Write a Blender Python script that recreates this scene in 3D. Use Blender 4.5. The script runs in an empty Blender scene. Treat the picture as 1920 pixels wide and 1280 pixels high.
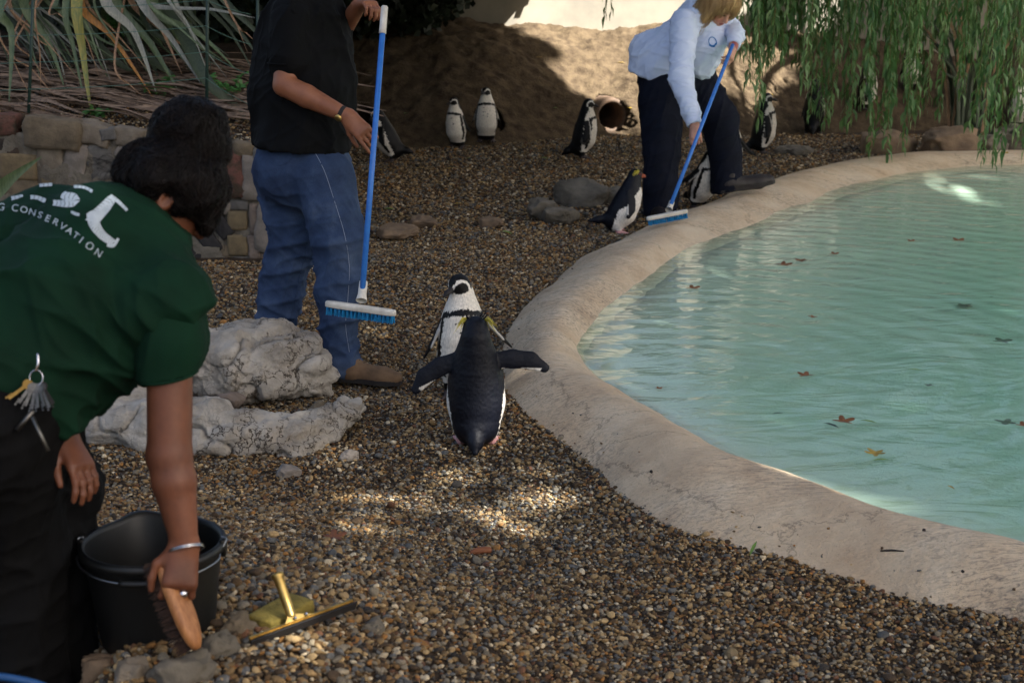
import bpy, bmesh, math, random
import numpy as np
from mathutils import Vector, Matrix
from mathutils.bvhtree import BVHTree
R = math.radians
random.seed(7)
rng = np.random.default_rng(7)
SC = bpy.context.scene
COL = SC.collection

# ------------------------------------------------------------------ camera
FPX, PITCH, CAM_H = 2933.0, R(14.65), 1.95        # focal length in photo pixels, pitch, eye height
cd = bpy.data.cameras.new('camera')
cam = bpy.data.objects.new('camera', cd); COL.objects.link(cam)
cam.location = (0, 0, CAM_H); cam.rotation_euler = (math.pi/2 - PITCH, 0, 0)
cd.sensor_width = 36; cd.lens = FPX/1920*36; cd.clip_end = 1500; cd.clip_start = .05
cd.dof.use_dof = True; cd.dof.focus_distance = 6.4; cd.dof.aperture_fstop = 5.6
SC.camera = cam

# ------------------------------------------------------------------ light
SUN = np.array([.72, -.50, .95]); SUN /= np.linalg.norm(SUN)     # towards the sun
w = bpy.data.worlds.new('World'); SC.world = w; w.use_nodes = True
wn = w.node_tree.nodes; wl = w.node_tree.links
sky = wn.new('ShaderNodeTexSky'); sky.sky_type = 'NISHITA'; sky.sun_disc = False
sky.sun_elevation = math.asin(SUN[2]); sky.sun_rotation = math.atan2(SUN[0], SUN[1])
sky.air_density = 1.0; sky.dust_density = 5; sky.ozone_density = .3
wn['Background'].inputs[1].default_value = .042
wl.new(sky.outputs[0], wn['Background'].inputs[0])
sd = bpy.data.lights.new('sun', 'SUN'); sd.energy = 5.0; sd.angle = R(.53); sd.color = (1, .965, .90)
sun = bpy.data.objects.new('sun', sd); COL.objects.link(sun)
sun.rotation_euler = Vector(-SUN).to_track_quat('-Z', 'Y').to_euler(); sun.location = (8, -4, 12)
SC.view_settings.view_transform = 'Standard'; SC.view_settings.look = 'None'
SC.view_settings.exposure = 2.6; SC.view_settings.gamma = 1
SC.render.engine = 'CYCLES'
SC.cycles.use_denoising = True
SC.cycles.max_bounces = 7; SC.cycles.transparent_max_bounces = 12
SC.cycles.caustics_reflective = False; SC.cycles.caustics_refractive = False

# ------------------------------------------------------------------ geometry helpers
def unp(u, v, d):
    """point of the place seen at photo pixel (u,v) at depth d metres along the view axis"""
    a = (u-960)/FPX; b = (640-v)/FPX
    c, s = math.cos(PITCH), math.sin(PITCH)
    return np.array([a*d, d*(c+b*s), CAM_H+d*(-s+b*c)])
def flat(u, v, z=0.0):
    b = (640-v)/FPX; c, s = math.cos(PITCH), math.sin(PITCH)
    return unp(u, v, (z-CAM_H)/(-s+b*c))
def sst(a, b, x):
    t = np.clip((np.asarray(x, float)-a)/(b-a), 0, 1); return t*t*(3-2*t)
def _h(i, j, k, s):
    n = (i.astype(np.int64)*374761393 + j.astype(np.int64)*668265263 + k.astype(np.int64)*2147483647 + s*1274126177) & 0xffffffff
    n = ((n ^ (n >> 13))*1274126177) & 0xffffffff
    n = (n ^ (n >> 16)) & 0xffffff
    return n.astype(np.float32)/0x7fffff - 1
def vnoise(p, s=0):
    p = np.asarray(p, np.float64); i = np.floor(p); f = p-i; f = f*f*f*(f*(f*6-15)+10); i = i.astype(np.int64)
    x, y, z = i[:, 0], i[:, 1], i[:, 2]; fx, fy, fz = f[:, 0], f[:, 1], f[:, 2]
    r = 0
    for dx in (0, 1):
        for dy in (0, 1):
            for dz in (0, 1):
                r = r + _h(x+dx, y+dy, z+dz, s)*(fx if dx else 1-fx)*(fy if dy else 1-fy)*(fz if dz else 1-fz)
    return r
def fbm(p, o=4, s=0, g=.5):
    p = np.asarray(p, float); a = 1; r = 0; t = 0
    for q in range(o):
        r = r + a*vnoise(p+q*17.3, s+q*11); t += a; a *= g; p = p*2.03
    return r/t
def ridge(p, o=3, s=0):
    p = np.asarray(p, float); a = 1; r = 0; t = 0
    for q in range(o):
        r = r + a*(1-2*np.abs(vnoise(p+q*13.1, s+q*7))); t += a; a *= .5; p = p*2.1
    return r/t
def nrm(v):
    v = np.asarray(v, float); return v/(np.linalg.norm(v)+1e-12)
def vnormals(V, Fq):
    V = np.asarray(V); N = np.zeros_like(V); Fq = np.asarray(Fq)
    n = np.cross(V[Fq[:, 2]]-V[Fq[:, 0]], V[Fq[:, -1]]-V[Fq[:, 1]])
    for k in range(Fq.shape[1]): np.add.at(N, Fq[:, k], n)
    return N/(np.linalg.norm(N, axis=1, keepdims=True)+1e-12)
def catmull(P, n, closed=False):
    P = np.asarray(P, float); m = len(P)
    out = []
    segs = m if closed else m-1
    per = max(1, n//segs)
    for i in range(segs):
        g = (lambda k: P[k % m]) if closed else (lambda k: P[min(max(k, 0), m-1)])
        a, b, c, d = g(i-1), g(i), g(i+1), g(i+2)
        for q in range(per):
            t = q/per
            out.append(.5*((2*b)+(c-a)*t+(2*a-5*b+4*c-d)*t*t+(3*b-a-3*c+d)*t**3))
    if not closed: out.append(P[-1])
    return np.array(out)

ORG = {}
def mkmesh(name, V, F, mat=None, smooth=True, col=None):
    me = bpy.data.meshes.new(name)
    V = np.asarray(V, np.float32)
    if isinstance(F, np.ndarray) and F.ndim == 2 and len(F):
        k = F.shape[1]; nf = len(F)
        me.vertices.add(len(V)); me.vertices.foreach_set('co', V.ravel())
        me.loops.add(nf*k); me.loops.foreach_set('vertex_index', F.astype(np.int32).ravel())
        me.polygons.add(nf); me.polygons.foreach_set('loop_start', np.arange(0, nf*k, k, dtype=np.int32))
        me.polygons.foreach_set('loop_total', np.full(nf, k, np.int32))
        me.update(calc_edges=True)
    else:
        me.from_pydata([tuple(map(float, v)) for v in V], [], [tuple(map(int, f)) for f in F])
    if smooth: me.polygons.foreach_set('use_smooth', [True]*len(me.polygons))
    if col is not None:
        at = me.color_attributes.new('Col', 'FLOAT_COLOR', 'POINT')
        c = np.ones((len(V), 4), np.float32); c[:, :3] = col; at.data.foreach_set('color', c.ravel())
    if mat: me.materials.append(mat)
    me.validate(); me.update()
    return me
def obj(name, V, F, mat=None, parent=None, origin=None, smooth=True, col=None, kind=None):
    V = np.asarray(V, float)
    if parent is not None: o0 = ORG[parent.name]
    elif origin is not None: o0 = np.asarray(origin, float)
    else: o0 = np.array([V[:, 0].mean(), V[:, 1].mean(), V[:, 2].min()])
    me = mkmesh(name, V-o0, F, mat, smooth, col)
    o = bpy.data.objects.new(name, me); COL.objects.link(o)
    if parent is not None: o.parent = parent
    else: o.location = o0
    ORG[o.name] = o0
    if kind: o['kind'] = kind
    return o
def tag(o, label=None, cat=None, group=None, kind=None):
    if label: o['label'] = label
    if cat: o['category'] = cat
    if group: o['group'] = group
    if kind: o['kind'] = kind
    return o
def thing(name, loc, label, cat, group=None):
    o = bpy.data.objects.new(name, None); COL.objects.link(o); o.location = loc; o.empty_display_size = .1
    ORG[o.name] = np.asarray(loc, float)
    return tag(o, label, cat, group)

class MB:
    """collects simple shapes into one mesh"""
    def __init__(s): s.V = []; s.F = []; s.n = 0
    def add(s, V, F):
        V = np.asarray(V, float); s.V.append(V); s.F += [tuple(int(i)+s.n for i in f) for f in F]; s.n += len(V); return s
    def box(s, c, h, ax=None):
        ax = np.eye(3) if ax is None else np.asarray(ax)
        V = [np.asarray(c)+ax[0]*h[0]*x+ax[1]*h[1]*y+ax[2]*h[2]*z for x in (-1, 1) for y in (-1, 1) for z in (-1, 1)]
        return s.add(V, [(0, 1, 3, 2), (4, 6, 7, 5), (0, 4, 5, 1), (2, 3, 7, 6), (0, 2, 6, 4), (1, 5, 7, 3)])
    def tube(s, P, r, n=10, cap=True, sx=1.0, side=None):
        P = np.asarray(P, float); m = len(P); r = np.full(m, r) if np.isscalar(r) else np.asarray(r, float)
        T = np.empty_like(P); T[1:-1] = P[2:]-P[:-2]; T[0] = P[1]-P[0]; T[-1] = P[-1]-P[-2]
        T /= np.sqrt((T*T).sum(1))[:, None]+1e-12
        ref = (0., 0., 1.) if side is None else side
        if side is None and abs(T[0][2]) > .9: ref = (1., 0., 0.)
        A = np.empty_like(P); ax, ay, az = ref
        for i in range(m):
            tx, ty, tz = T[i]
            if side is not None: ax, ay, az = side
            q = ax*tx+ay*ty+az*tz; ax -= tx*q; ay -= ty*q; az -= tz*q; l = math.sqrt(ax*ax+ay*ay+az*az)+1e-12; ax /= l; ay /= l; az /= l; A[i] = ax, ay, az
        B = np.stack([T[:, 1]*A[:, 2]-T[:, 2]*A[:, 1], T[:, 2]*A[:, 0]-T[:, 0]*A[:, 2], T[:, 0]*A[:, 1]-T[:, 1]*A[:, 0]], 1)
        qa = np.arange(n)*(2*math.pi/n)
        V = (P[:, None]+r[:, None, None]*(A[:, None]*(np.cos(qa)*sx)[None, :, None]+B[:, None]*np.sin(qa)[None, :, None])).reshape(-1, 3)
        F = [(i*n+k, i*n+(k+1) % n, (i+1)*n+(k+1) % n, (i+1)*n+k) for i in range(m-1) for k in range(n)]
        if cap: F += [tuple(range(n-1, -1, -1)), tuple((m-1)*n+k for k in range(n))]
        return s.add(V, F)
    def lathe(s, prof, c, ax=(0, 0, 1), n=32):
        ax = nrm(ax); a = nrm(np.cross(ax, [.3, 1, .2])); b = np.cross(ax, a); V = []
        for (r, z) in prof:
            for k in range(n):
                q = 2*math.pi*k/n; V.append(np.asarray(c)+ax*z+r*(a*math.cos(q)+b*math.sin(q)))
        m = len(prof)
        F = [(i*n+k, i*n+(k+1) % n, (i+1)*n+(k+1) % n, (i+1)*n+k) for i in range(m-1) for k in range(n)]
        return s.add(V, F)
    def ribbon(s, P, wd, side, fold=.0, up=None):
        """leaf blade: P centre line, wd half widths, side vectors, folded along the midrib"""
        P = np.asarray(P, float); m = len(P); wd = np.asarray(wd, float)[:, None]
        T = np.empty_like(P); T[1:-1] = P[2:]-P[:-2]; T[0] = P[1]-P[0]; T[-1] = P[-1]-P[-2]; T /= np.sqrt((T*T).sum(1))[:, None]+1e-12
        a = np.asarray(side, float); a = a if a.ndim > 1 else np.broadcast_to(a, P.shape)
        a = a-T*(a*T).sum(1)[:, None]; a = a/(np.sqrt((a*a).sum(1))[:, None]+1e-12)
        nn = np.stack([T[:, 1]*a[:, 2]-T[:, 2]*a[:, 1], T[:, 2]*a[:, 0]-T[:, 0]*a[:, 2], T[:, 0]*a[:, 1]-T[:, 1]*a[:, 0]], 1)
        V = np.stack([P-a*wd+nn*fold*wd, P, P+a*wd+nn*fold*wd], 1).reshape(-1, 3)
        F = []
        for i in range(m-1):
            F += [(3*i, 3*i+1, 3*i+4, 3*i+3), (3*i+1, 3*i+2, 3*i+5, 3*i+4)]
        return s.add(V, F)
    def build(s, name, mat, parent=None, smooth=True, **k):
        return obj(name, np.concatenate(s.V), s.F, mat, parent, smooth=smooth, **k)

class Sdf:
    """signed distance shapes blended smoothly, meshed by surface nets"""
    def __init__(s, h): s.h = h; s.p = []; s.cuts = []
    def cap(s, a, b, ra, rb=None, k=.02, sq=None, f=1.0, sub=False):
        a = np.asarray(a, float); b = np.asarray(b, float); rb = ra if rb is None else rb
        m = max(ra, rb)*max(1, f)+k+2*s.h
        s.p.append(('c', a, b, ra, rb, k, None if sq is None else nrm(sq), f, np.minimum(a, b)-m, np.maximum(a, b)+m, sub)); return s
    def chain(s, P, r, k=.02, **kw):
        for i in range(len(P)-1): s.cap(P[i], P[i+1], r[i], r[i+1], k, **kw)
        return s
    def ell(s, c, r, ax=None, k=.02, sub=False):
        c = np.asarray(c, float); r = np.asarray(r, float); ax = np.eye(3) if ax is None else np.asarray(ax, float)
        m = r.max()+k+2*s.h
        s.p.append(('e', c, r, ax, None, k, None, 1, c-m, c+m, sub)); return s
    def cut(s, c, n): s.cuts.append((np.asarray(c, float), nrm(n))); return s
    def grid(s):
        lo = np.min([p[8] for p in s.p], 0)-2*s.h; hi = np.max([p[9] for p in s.p], 0)+2*s.h
        n = np.ceil((hi-lo)/s.h).astype(int)+1
        F = np.full(n, .3, np.float32)
        ax = [(lo[i]+s.h*np.arange(n[i])).astype(np.float32) for i in range(3)]
        for t, A, B, C, D, k, sq, f, l, h_, sub in s.p:
            i0 = np.maximum(((l-lo)/s.h).astype(int), 0); i1 = np.minimum(((h_-lo)/s.h).astype(int)+2, n)
            sl = tuple(slice(i0[q], i1[q]) for q in range(3))
            X = ax[0][sl[0]][:, None, None]; Y = ax[1][sl[1]][None, :, None]; Z = ax[2][sl[2]][None, None, :]
            if t == 'c':
                qx, qy, qz = X-A[0], Y-A[1], Z-A[2]; ab = B-A
                if sq is not None:
                    dd = (qx*sq[0]+qy*sq[1]+qz*sq[2])*(1/f-1)
                    qx = qx+dd*sq[0]; qy = qy+dd*sq[1]; qz = qz+dd*sq[2]
                    ab = ab+sq*np.dot(ab, sq)*(1/f-1)
                L = float(np.dot(ab, ab))+1e-12
                tt = np.clip((qx*ab[0]+qy*ab[1]+qz*ab[2])/L, 0, 1)
                d = np.sqrt((qx-ab[0]*tt)**2+(qy-ab[1]*tt)**2+(qz-ab[2]*tt)**2)-(C+(D-C)*tt)
            else:
                qx, qy, qz = X-A[0], Y-A[1], Z-A[2]
                e = [(qx*C[i][0]+qy*C[i][1]+qz*C[i][2]) for i in range(3)]
                k0 = np.sqrt((e[0]/B[0])**2+(e[1]/B[1])**2+(e[2]/B[2])**2)
                k1 = np.sqrt((e[0]/B[0]**2)**2+(e[1]/B[1]**2)**2+(e[2]/B[2]**2)**2)+1e-9
                d = k0*(k0-1)/k1
                d = np.where(k0 < .05, -float(B.min()), d)
            G = F[sl]
            if sub:
                hh = np.clip(.5-.5*(G+d)/k, 0, 1); F[sl] = G+(-d-G)*hh+k*hh*(1-hh)
            else:
                hh = np.clip(.5+.5*(G-d)/k, 0, 1); F[sl] = G+(d-G)*hh-k*hh*(1-hh)
        for c, nn in s.cuts:
            d = (ax[0]-c[0])[:, None, None]*nn[0]+(ax[1]-c[1])[None, :, None]*nn[1]+(ax[2]-c[2])[None, None, :]*nn[2]
            F = np.maximum(F, d.astype(np.float32))
        return F, lo
    def mesh(s):
        F, lo = s.grid(); S = F < 0
        n = F.shape
        c = np.zeros((n[0]-1, n[1]-1, n[2]-1), np.int8)
        for x in (0, 1):
            for y in (0, 1):
                for z in (0, 1): c += S[x:n[0]-1+x, y:n[1]-1+y, z:n[2]-1+z]
        act = np.argwhere((c > 0) & (c < 8))
        idx = np.full(c.shape, -1, np.int32); idx[act[:, 0], act[:, 1], act[:, 2]] = np.arange(len(act))
        acc = np.zeros((len(act), 3)); cnt = np.zeros(len(act))
        cs = [(x, y, z) for x in (0, 1) for y in (0, 1) for z in (0, 1)]
        for a in cs:
            for q in range(3):
                if a[q]: continue
                b = list(a); b[q] = 1
                fa = F[act[:, 0]+a[0], act[:, 1]+a[1], act[:, 2]+a[2]]; fb = F[act[:, 0]+b[0], act[:, 1]+b[1], act[:, 2]+b[2]]
                m = (fa < 0) != (fb < 0)
                t = np.where(m, fa/(fa-fb+1e-20), 0)
                p = np.array(a, float)[None]+np.zeros((len(act), 3)); p[:, q] = t
                acc[m] += p[m]; cnt[m] += 1
        V = (acc/cnt[:, None]+act)*s.h+lo
        Q = []
        for q in range(3):
            a = [slice(None)]*3; b = [slice(None)]*3; a[q] = slice(0, -1); b[q] = slice(1, None)
            ch = S[tuple(a)] != S[tuple(b)]
            e = np.argwhere(ch); o1, o2 = (q+1) % 3, (q+2) % 3
            ok = (e[:, o1] > 0) & (e[:, o2] > 0) & (e[:, o1] < n[o1]-1) & (e[:, o2] < n[o2]-1); e = e[ok]
            sg = S[e[:, 0], e[:, 1], e[:, 2]]
            def I(d1, d2):
                g = e.copy(); g[:, o1] -= d1; g[:, o2] -= d2; return idx[g[:, 0], g[:, 1], g[:, 2]]
            f = np.stack([I(1, 1), I(0, 1), I(0, 0), I(1, 0)], 1)
            f[~sg] = f[~sg][:, ::-1]
            Q.append(f)
        Q = np.concatenate(Q); Q = Q[(Q >= 0).all(1)]
        return V, Q
def relax(V, Q, it=2, a=.5):
    for _ in range(it):
        A = np.zeros_like(V); c = np.zeros(len(V))
        for i in range(4):
            np.add.at(A, Q[:, i], V[Q[:, (i+1) % 4]]+V[Q[:, (i-1) % 4]]); np.add.at(c, Q[:, i], 2)
        V = V+(A/np.maximum(c, 1)[:, None]-V)*a
    return V
def bvh(V, F): return BVHTree.FromPolygons([Vector(v) for v in V], [tuple(map(int, f)) for f in F])

# ------------------------------------------------------------------ materials
def srgb(r, g, b):
    return tuple((c/255/12.92 if c/255 <= .04045 else ((c/255+.055)/1.055)**2.4) for c in (r, g, b))
def newmat(name):
    m = bpy.data.materials.new(name); m.use_nodes = True
    nt = m.node_tree; return m, nt, nt.nodes, nt.links, nt.nodes['Principled BSDF']
def noise_node(nt, vec, scale, detail=4, rough=.6, dist=0):
    n = nt.nodes.new('ShaderNodeTexNoise'); n.inputs['Scale'].default_value = scale
    n.inputs['Detail'].default_value = detail; n.inputs['Roughness'].default_value = rough; n.inputs['Distortion'].default_value = dist
    nt.links.new(vec, n.inputs['Vector']); return n
def ramp_node(nt, fac, stops):
    r = nt.nodes.new('ShaderNodeValToRGB'); nt.links.new(fac, r.inputs[0]); e = r.color_ramp.elements
    while len(e) < len(stops): e.new(.5)
    for i, (p, c) in enumerate(stops):
        e[i].position = p; e[i].color = (*c, 1) if len(c) == 3 else c
    return r
def mix_node(nt, fac, a, b, mode='MIX'):
    m = nt.nodes.new('ShaderNodeMix'); m.data_type = 'RGBA'; m.blend_type = mode
    for s, x in ((0, fac), (6, a), (7, b)):
        if hasattr(x, 'links'): nt.links.new(x, m.inputs[s])
        else: m.inputs[s].default_value = x if s == 0 else (*x, 1)
    return m.outputs[2]
def vec_node(nt, stretch=None, kind='Object'):
    t = nt.nodes.new('ShaderNodeTexCoord')
    if stretch is None: return t.outputs[kind]
    m = nt.nodes.new('ShaderNodeMapping'); m.inputs['Scale'].default_value = stretch
    nt.links.new(t.outputs[kind], m.inputs['Vector']); return m.outputs[0]
def bump_node(nt, h, strength, dist, normal=None):
    b = nt.nodes.new('ShaderNodeBump'); b.inputs['Strength'].default_value = strength; b.inputs['Distance'].default_value = dist
    nt.links.new(h, b.inputs['Height'])
    if normal is not None: nt.links.new(normal, b.inputs['Normal'])
    return b.outputs[0]
def M(name, c1, c2=None, scale=8, rough=.6, bump=.0, bscale=60, bdist=.004, metal=0, spec=.5, attr=False, stretch=None, sheen=0, trans=0, ramp=(.35, .65), detail=5, sss=0):
    m, nt, N, L, P = newmat(name)
    P.inputs['Roughness'].default_value = rough; P.inputs['Metallic'].default_value = metal
    P.inputs['Specular IOR Level'].default_value = spec
    vec = vec_node(nt, stretch)
    if attr:
        a = N.new('ShaderNodeAttribute'); a.attribute_name = 'Col'
        n = noise_node(nt, vec, scale, detail)
        v = ramp_node(nt, n.outputs[0], [(ramp[0], (.78,)*3), (ramp[1], (1.15,)*3)])
        L.new(mix_node(nt, 1.0, a.outputs['Color'], v.outputs[0], 'MULTIPLY'), P.inputs['Base Color'])
    elif c2 is not None:
        n = noise_node(nt, vec, scale, detail)
        L.new(ramp_node(nt, n.outputs[0], [(ramp[0], c1), (ramp[1], c2)]).outputs[0], P.inputs['Base Color'])
    else: P.inputs['Base Color'].default_value = (*c1, 1)
    if bump:
        b = noise_node(nt, vec, bscale, 5, .65)
        L.new(bump_node(nt, b.outputs[0], bump, bdist), P.inputs['Normal'])
    if sheen: P.inputs['Sheen Weight'].default_value = sheen; P.inputs['Sheen Roughness'].default_value = .5
    if sss:
        P.inputs['Subsurface Weight'].default_value = sss; P.inputs['Subsurface Radius'].default_value = (.012, .005, .003); P.inputs['Subsurface Scale'].default_value = 1.0
    if trans:
        t = N.new('ShaderNodeBsdfTranslucent'); mx = N.new('ShaderNodeMixShader'); mx.inputs[0].default_value = trans
        src = P.inputs['Base Color'].links[0].from_socket if P.inputs['Base Color'].links else None
        if src: L.new(src, t.inputs[0])
        else: t.inputs[0].default_value = (*c1, 1)
        L.new(P.outputs[0], mx.inputs[1]); L.new(t.outputs[0], mx.inputs[2]); L.new(mx.outputs[0], N['Material Output'].inputs[0])
    return m
# ================================================================== SETTING
WZ = .045                                                     # water level
def _st(o, c, i=None, zc=.125):
    O = flat(*o, 0.0); C = flat(*c, zc)
    if i is None:
        d = nrm((C-O)*[1, 1, 0]); I = C+d*.22; I[2] = WZ
    else: I = flat(*i, WZ)
    return O, C, I
stations = [
 _st((2150,1255),(2150,1100)), _st((1920,1182),(1920,1030)), _st((1700,1130),(1700,975)), _st((1400,1044),(1480,893)),
 _st((1215,964),(1330,848)), _st((1100,868),(1195,772)), _st((978,792),(1095,712),(1130,707)), _st((942,725),(1030,668),(1088,655)),
 _st((948,625),(1040,598),(1112,612)), _st((1010,548),(1085,542),(1165,562)), _st((1110,470),(1190,468),(1270,484)),
 _st((1200,428),(1285,408),(1375,434)), _st((1300,388),(1385,372),(1480,396)), _st((1420,345),(1490,332),(1580,357)),
 _st((1560,308),(1600,306),(1680,329)), _st((1700,292),(1740,291),(1790,315)), _st((1920,282),(1920,286),(1920,310)),
 _st((2150,285),(2150,292),(2150,312))]
for c, d in (((8.3,12.4),(-.7,-.7)), ((9.3,9.4),(-1,0)), ((8.3,6.2),(-.75,.6)), ((5.4,4.3),(-.3,1)), ((3.4,3.85),(-.2,1))):
    d = nrm([*d, 0]); c = np.array([*c, .125]); O = c-d*.42; O[2] = 0; I = c+d*.25; I[2] = WZ
    stations.append((O, C_ := c, I))
NR = 23*11
rO, rC, rI = [catmull([s[k] for s in stations], NR, True) for k in range(3)]
NR = len(rO)
def in_poly(x, y, P):
    x = np.asarray(x); y = np.asarray(y); r = np.zeros(x.shape, bool); n = len(P)
    for i in range(n):
        x1, y1 = P[i][:2]; x2, y2 = P[(i+1) % n][:2]
        c = ((y1 > y) != (y2 > y)) & (x < (x2-x1)*(y-y1)/(y2-y1+1e-12)+x1); r ^= c
    return r
rMid = rO+(rC-rO)*.45

def ground_z(x, y):
    x = np.asarray(x, float); y = np.asarray(y, float)
    r = .34*(1-sst(3.35, 5.5, y))*(1-1.0*sst(-.75, .75, x))
    r = r*(1-.85*sst(.86, 1.1, -x)*(1-sst(3.15, 3.8, y)))
    sh = np.shape(x); p = np.stack([x.ravel(), y.ravel(), 0*x.ravel()], 1)
    und = (fbm(p*1.3, 3, 5)*.028).reshape(sh)+(fbm(p*5, 2, 9)*.008).reshape(sh)
    near = np.exp(-((x-.2)**2+(y-6.5)**2)/30)
    return r+und*(.35+.65*near)
def gpt(u, v):
    """where the view ray through (u,v) meets the ground"""
    o = np.array([0, 0, CAM_H]); d = unp(u, v, 1.0)-o; t = np.arange(2.6, 18, .01); P = o+t[:, None]*d
    k = int(np.argmax(P[:, 2] <= ground_z(P[:, 0], P[:, 1]))); return P[k], t[k]

# ---- ground: one sheet to the horizon, fine where the photograph looks
def axis(lo, hi, st, far):
    a = np.arange(lo, hi+1e-6, st); g = [1.5, 4, 10, 30, 80, far]
    return np.concatenate([[lo-q for q in g[::-1]], a, [hi+q for q in g]])
gx = axis(-3.2, 6.4, .07, 400); gy = axis(1.0, 17.5, .07, 600)
X, Y = np.meshgrid(gx, gy, indexing='ij')
Z = ground_z(X, Y)
Z = np.where((X < -8) | (X > 8) | (Y > 25) | (Y < -8), -.02, Z)
Z = np.where(in_poly(X.ravel(), Y.ravel(), rMid).reshape(X.shape), -1.1, Z)
V = np.stack([X.ravel(), Y.ravel(), Z.ravel()], 1); nx, ny = X.shape
ii = np.arange(nx*ny).reshape(nx, ny)
Fg = np.stack([ii[:-1, :-1].ravel(), ii[1:, :-1].ravel(), ii[1:, 1:].ravel(), ii[:-1, 1:].ravel()], 1)
m_soil = M('gravelly_soil', srgb(74, 60, 45), srgb(40, 31, 23), scale=30, rough=.95, bump=.9, bscale=110, bdist=.01, spec=.2)
obj('ground', V, Fg, m_soil, origin=(0, 0, 0), kind='structure')

# ---- pool rim with the basin wall
NS_O, NS_I = 12, 9
rows = []
rowsO = rO-(rC-rO)*.15; rowsO[:, 2] = -.12; rows.append(rowsO)
for q in range(NS_O+1):
    t = q/NS_O; p = rO+(rC-rO)*t; p[:, 2] = -.02+(rC[:, 2]+.02)*(1-(1-t)**1.75); rows.append(p)
for q in range(1, NS_I+1):
    t = q/NS_I; p = rC+(rI-rC)*t; p[:, 2] = WZ-.012+(rC[:, 2]-WZ+.012)*np.cos(math.pi/2*t)**1.15; rows.append(p)
inw = (rI-rC)*[1, 1, 0]; inw = np.stack([np.convolve(np.concatenate([inw[-9:, k], inw[:, k], inw[:9, k]]), np.ones(19)/19, 'valid') for k in range(3)], 1)
inw /= np.linalg.norm(inw, axis=1, keepdims=True)
for off, z in ((.10, -.03), (.2, -.16)):
    p = rI+inw*off; p[:, 2] = z; rows.append(p)
G = np.stack(rows, 1); nr, nc = G.shape[:2]
V = G.reshape(-1, 3)
ii = np.arange(nr*nc).reshape(nr, nc); i2 = np.roll(ii, -1, 0)
Fr = np.stack([ii[:, :-1].ravel(), i2[:, :-1].ravel(), i2[:, 1:].ravel(), ii[:, 1:].ravel()], 1)
N_ = vnormals(V, Fr)
if N_[nr*0+NS_O+1][2] < 0: Fr = Fr[:, ::-1]; N_ = -N_
V = V+N_*(fbm(V*2.0, 3, 3)*.022+fbm(V*7, 3, 4)*.007)[:, None]
def rim_mat():
    m, nt, N, L, P = newmat('pool_concrete')
    vec = vec_node(nt)
    sep = N.new('ShaderNodeSeparateXYZ'); L.new(vec, sep.inputs[0])
    n1 = noise_node(nt, vec, 3.2, 6, .65); n2 = noise_node(nt, vec, 40, 5, .7)
    base = ramp_node(nt, n1.outputs[0], [(.3, srgb(190, 163, 132)), (.5, srgb(211, 188, 157)), (.72, srgb(221, 204, 178))]).outputs[0]
    # grey brushed wear in streaks
    v2 = vec_node(nt, (16, 90, 90)); n3 = noise_node(nt, v2, 1.0, 5, .75, .8)
    n4 = noise_node(nt, vec, 1.7, 3, .5)
    mu = N.new('ShaderNodeMath'); mu.operation = 'MULTIPLY'
    L.new(ramp_node(nt, n3.outputs[0], [(.47, (0,)*3), (.64, (1,)*3)]).outputs[0], mu.inputs[0])
    L.new(ramp_node(nt, n4.outputs[0], [(.38, (.12,)*3), (.6, (.9,)*3)]).outputs[0], mu.inputs[1])
    base = mix_node(nt, mu.outputs[0], base, srgb(112, 102, 94))
    sp = noise_node(nt, vec, 170, 2, .5)
    base = mix_node(nt, ramp_node(nt, sp.outputs[0], [(.66, (0,)*3), (.72, (.6,)*3)]).outputs[0], base, srgb(96, 84, 74))
    # stained foot of the rim, where gravel rubs, and the painted basin below water
    ad = N.new('ShaderNodeMath'); ad.operation = 'MULTIPLY_ADD'; L.new(n1.outputs[0], ad.inputs[0]); ad.inputs[1].default_value = .05; L.new(sep.outputs[2], ad.inputs[2])
    mr = N.new('ShaderNodeMapRange'); L.new(ad.outputs[0], mr.inputs[0]); mr.inputs[1].default_value = .0; mr.inputs[2].default_value = .075; mr.inputs[3].default_value = .0; mr.inputs[4].default_value = 1
    paint = ramp_node(nt, n4.outputs[0], [(.3, srgb(154, 202, 178)), (.7, srgb(182, 216, 194))]).outputs[0]
    mp = N.new('ShaderNodeMapRange'); L.new(ad.outputs[0], mp.inputs[0]); mp.inputs[1].default_value = -.34; mp.inputs[2].default_value = .05; mp.inputs[3].default_value = 0; mp.inputs[4].default_value = 1
    low = mix_node(nt, mp.outputs[0], paint, srgb(214, 214, 198))
    ina = N.new('ShaderNodeAttribute'); ina.attribute_name = 'Col'; iv = N.new('ShaderNodeMath'); iv.operation = 'SUBTRACT'; iv.inputs[0].default_value = 1; L.new(ina.outputs['Fac'], iv.inputs[1])
    mxx = N.new('ShaderNodeMath'); mxx.operation = 'MAXIMUM'; L.new(mr.outputs[0], mxx.inputs[0]); L.new(iv.outputs[0], mxx.inputs[1])      # paint only inside the basin
    cv_ = N.new('ShaderNodeTexVoronoi'); cv_.feature = 'DISTANCE_TO_EDGE'; cv_.inputs['Scale'].default_value = 1.1; L.new(mix_node(nt, .22, vec, noise_node(nt, vec, 6, 5, .7).outputs['Color']), cv_.inputs['Vector'])
    ck = ramp_node(nt, cv_.outputs['Distance'], [(.0, (.55,)*3), (.006, (0,)*3)])
    base = mix_node(nt, ck.outputs[0], base, srgb(86, 74, 62))
    base = mix_node(nt, mxx.outputs[0], low, base)
    L.new(base, P.inputs['Base Color']); P.inputs['Roughness'].default_value = .72; P.inputs['Specular IOR Level'].default_value = .35
    b1 = bump_node(nt, n2.outputs[0], .8, .012); b2 = bump_node(nt, n3.outputs[0], .5, .006, b1)
    L.new(b2, P.inputs['Normal'])
    return m
m_rim = rim_mat()
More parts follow.
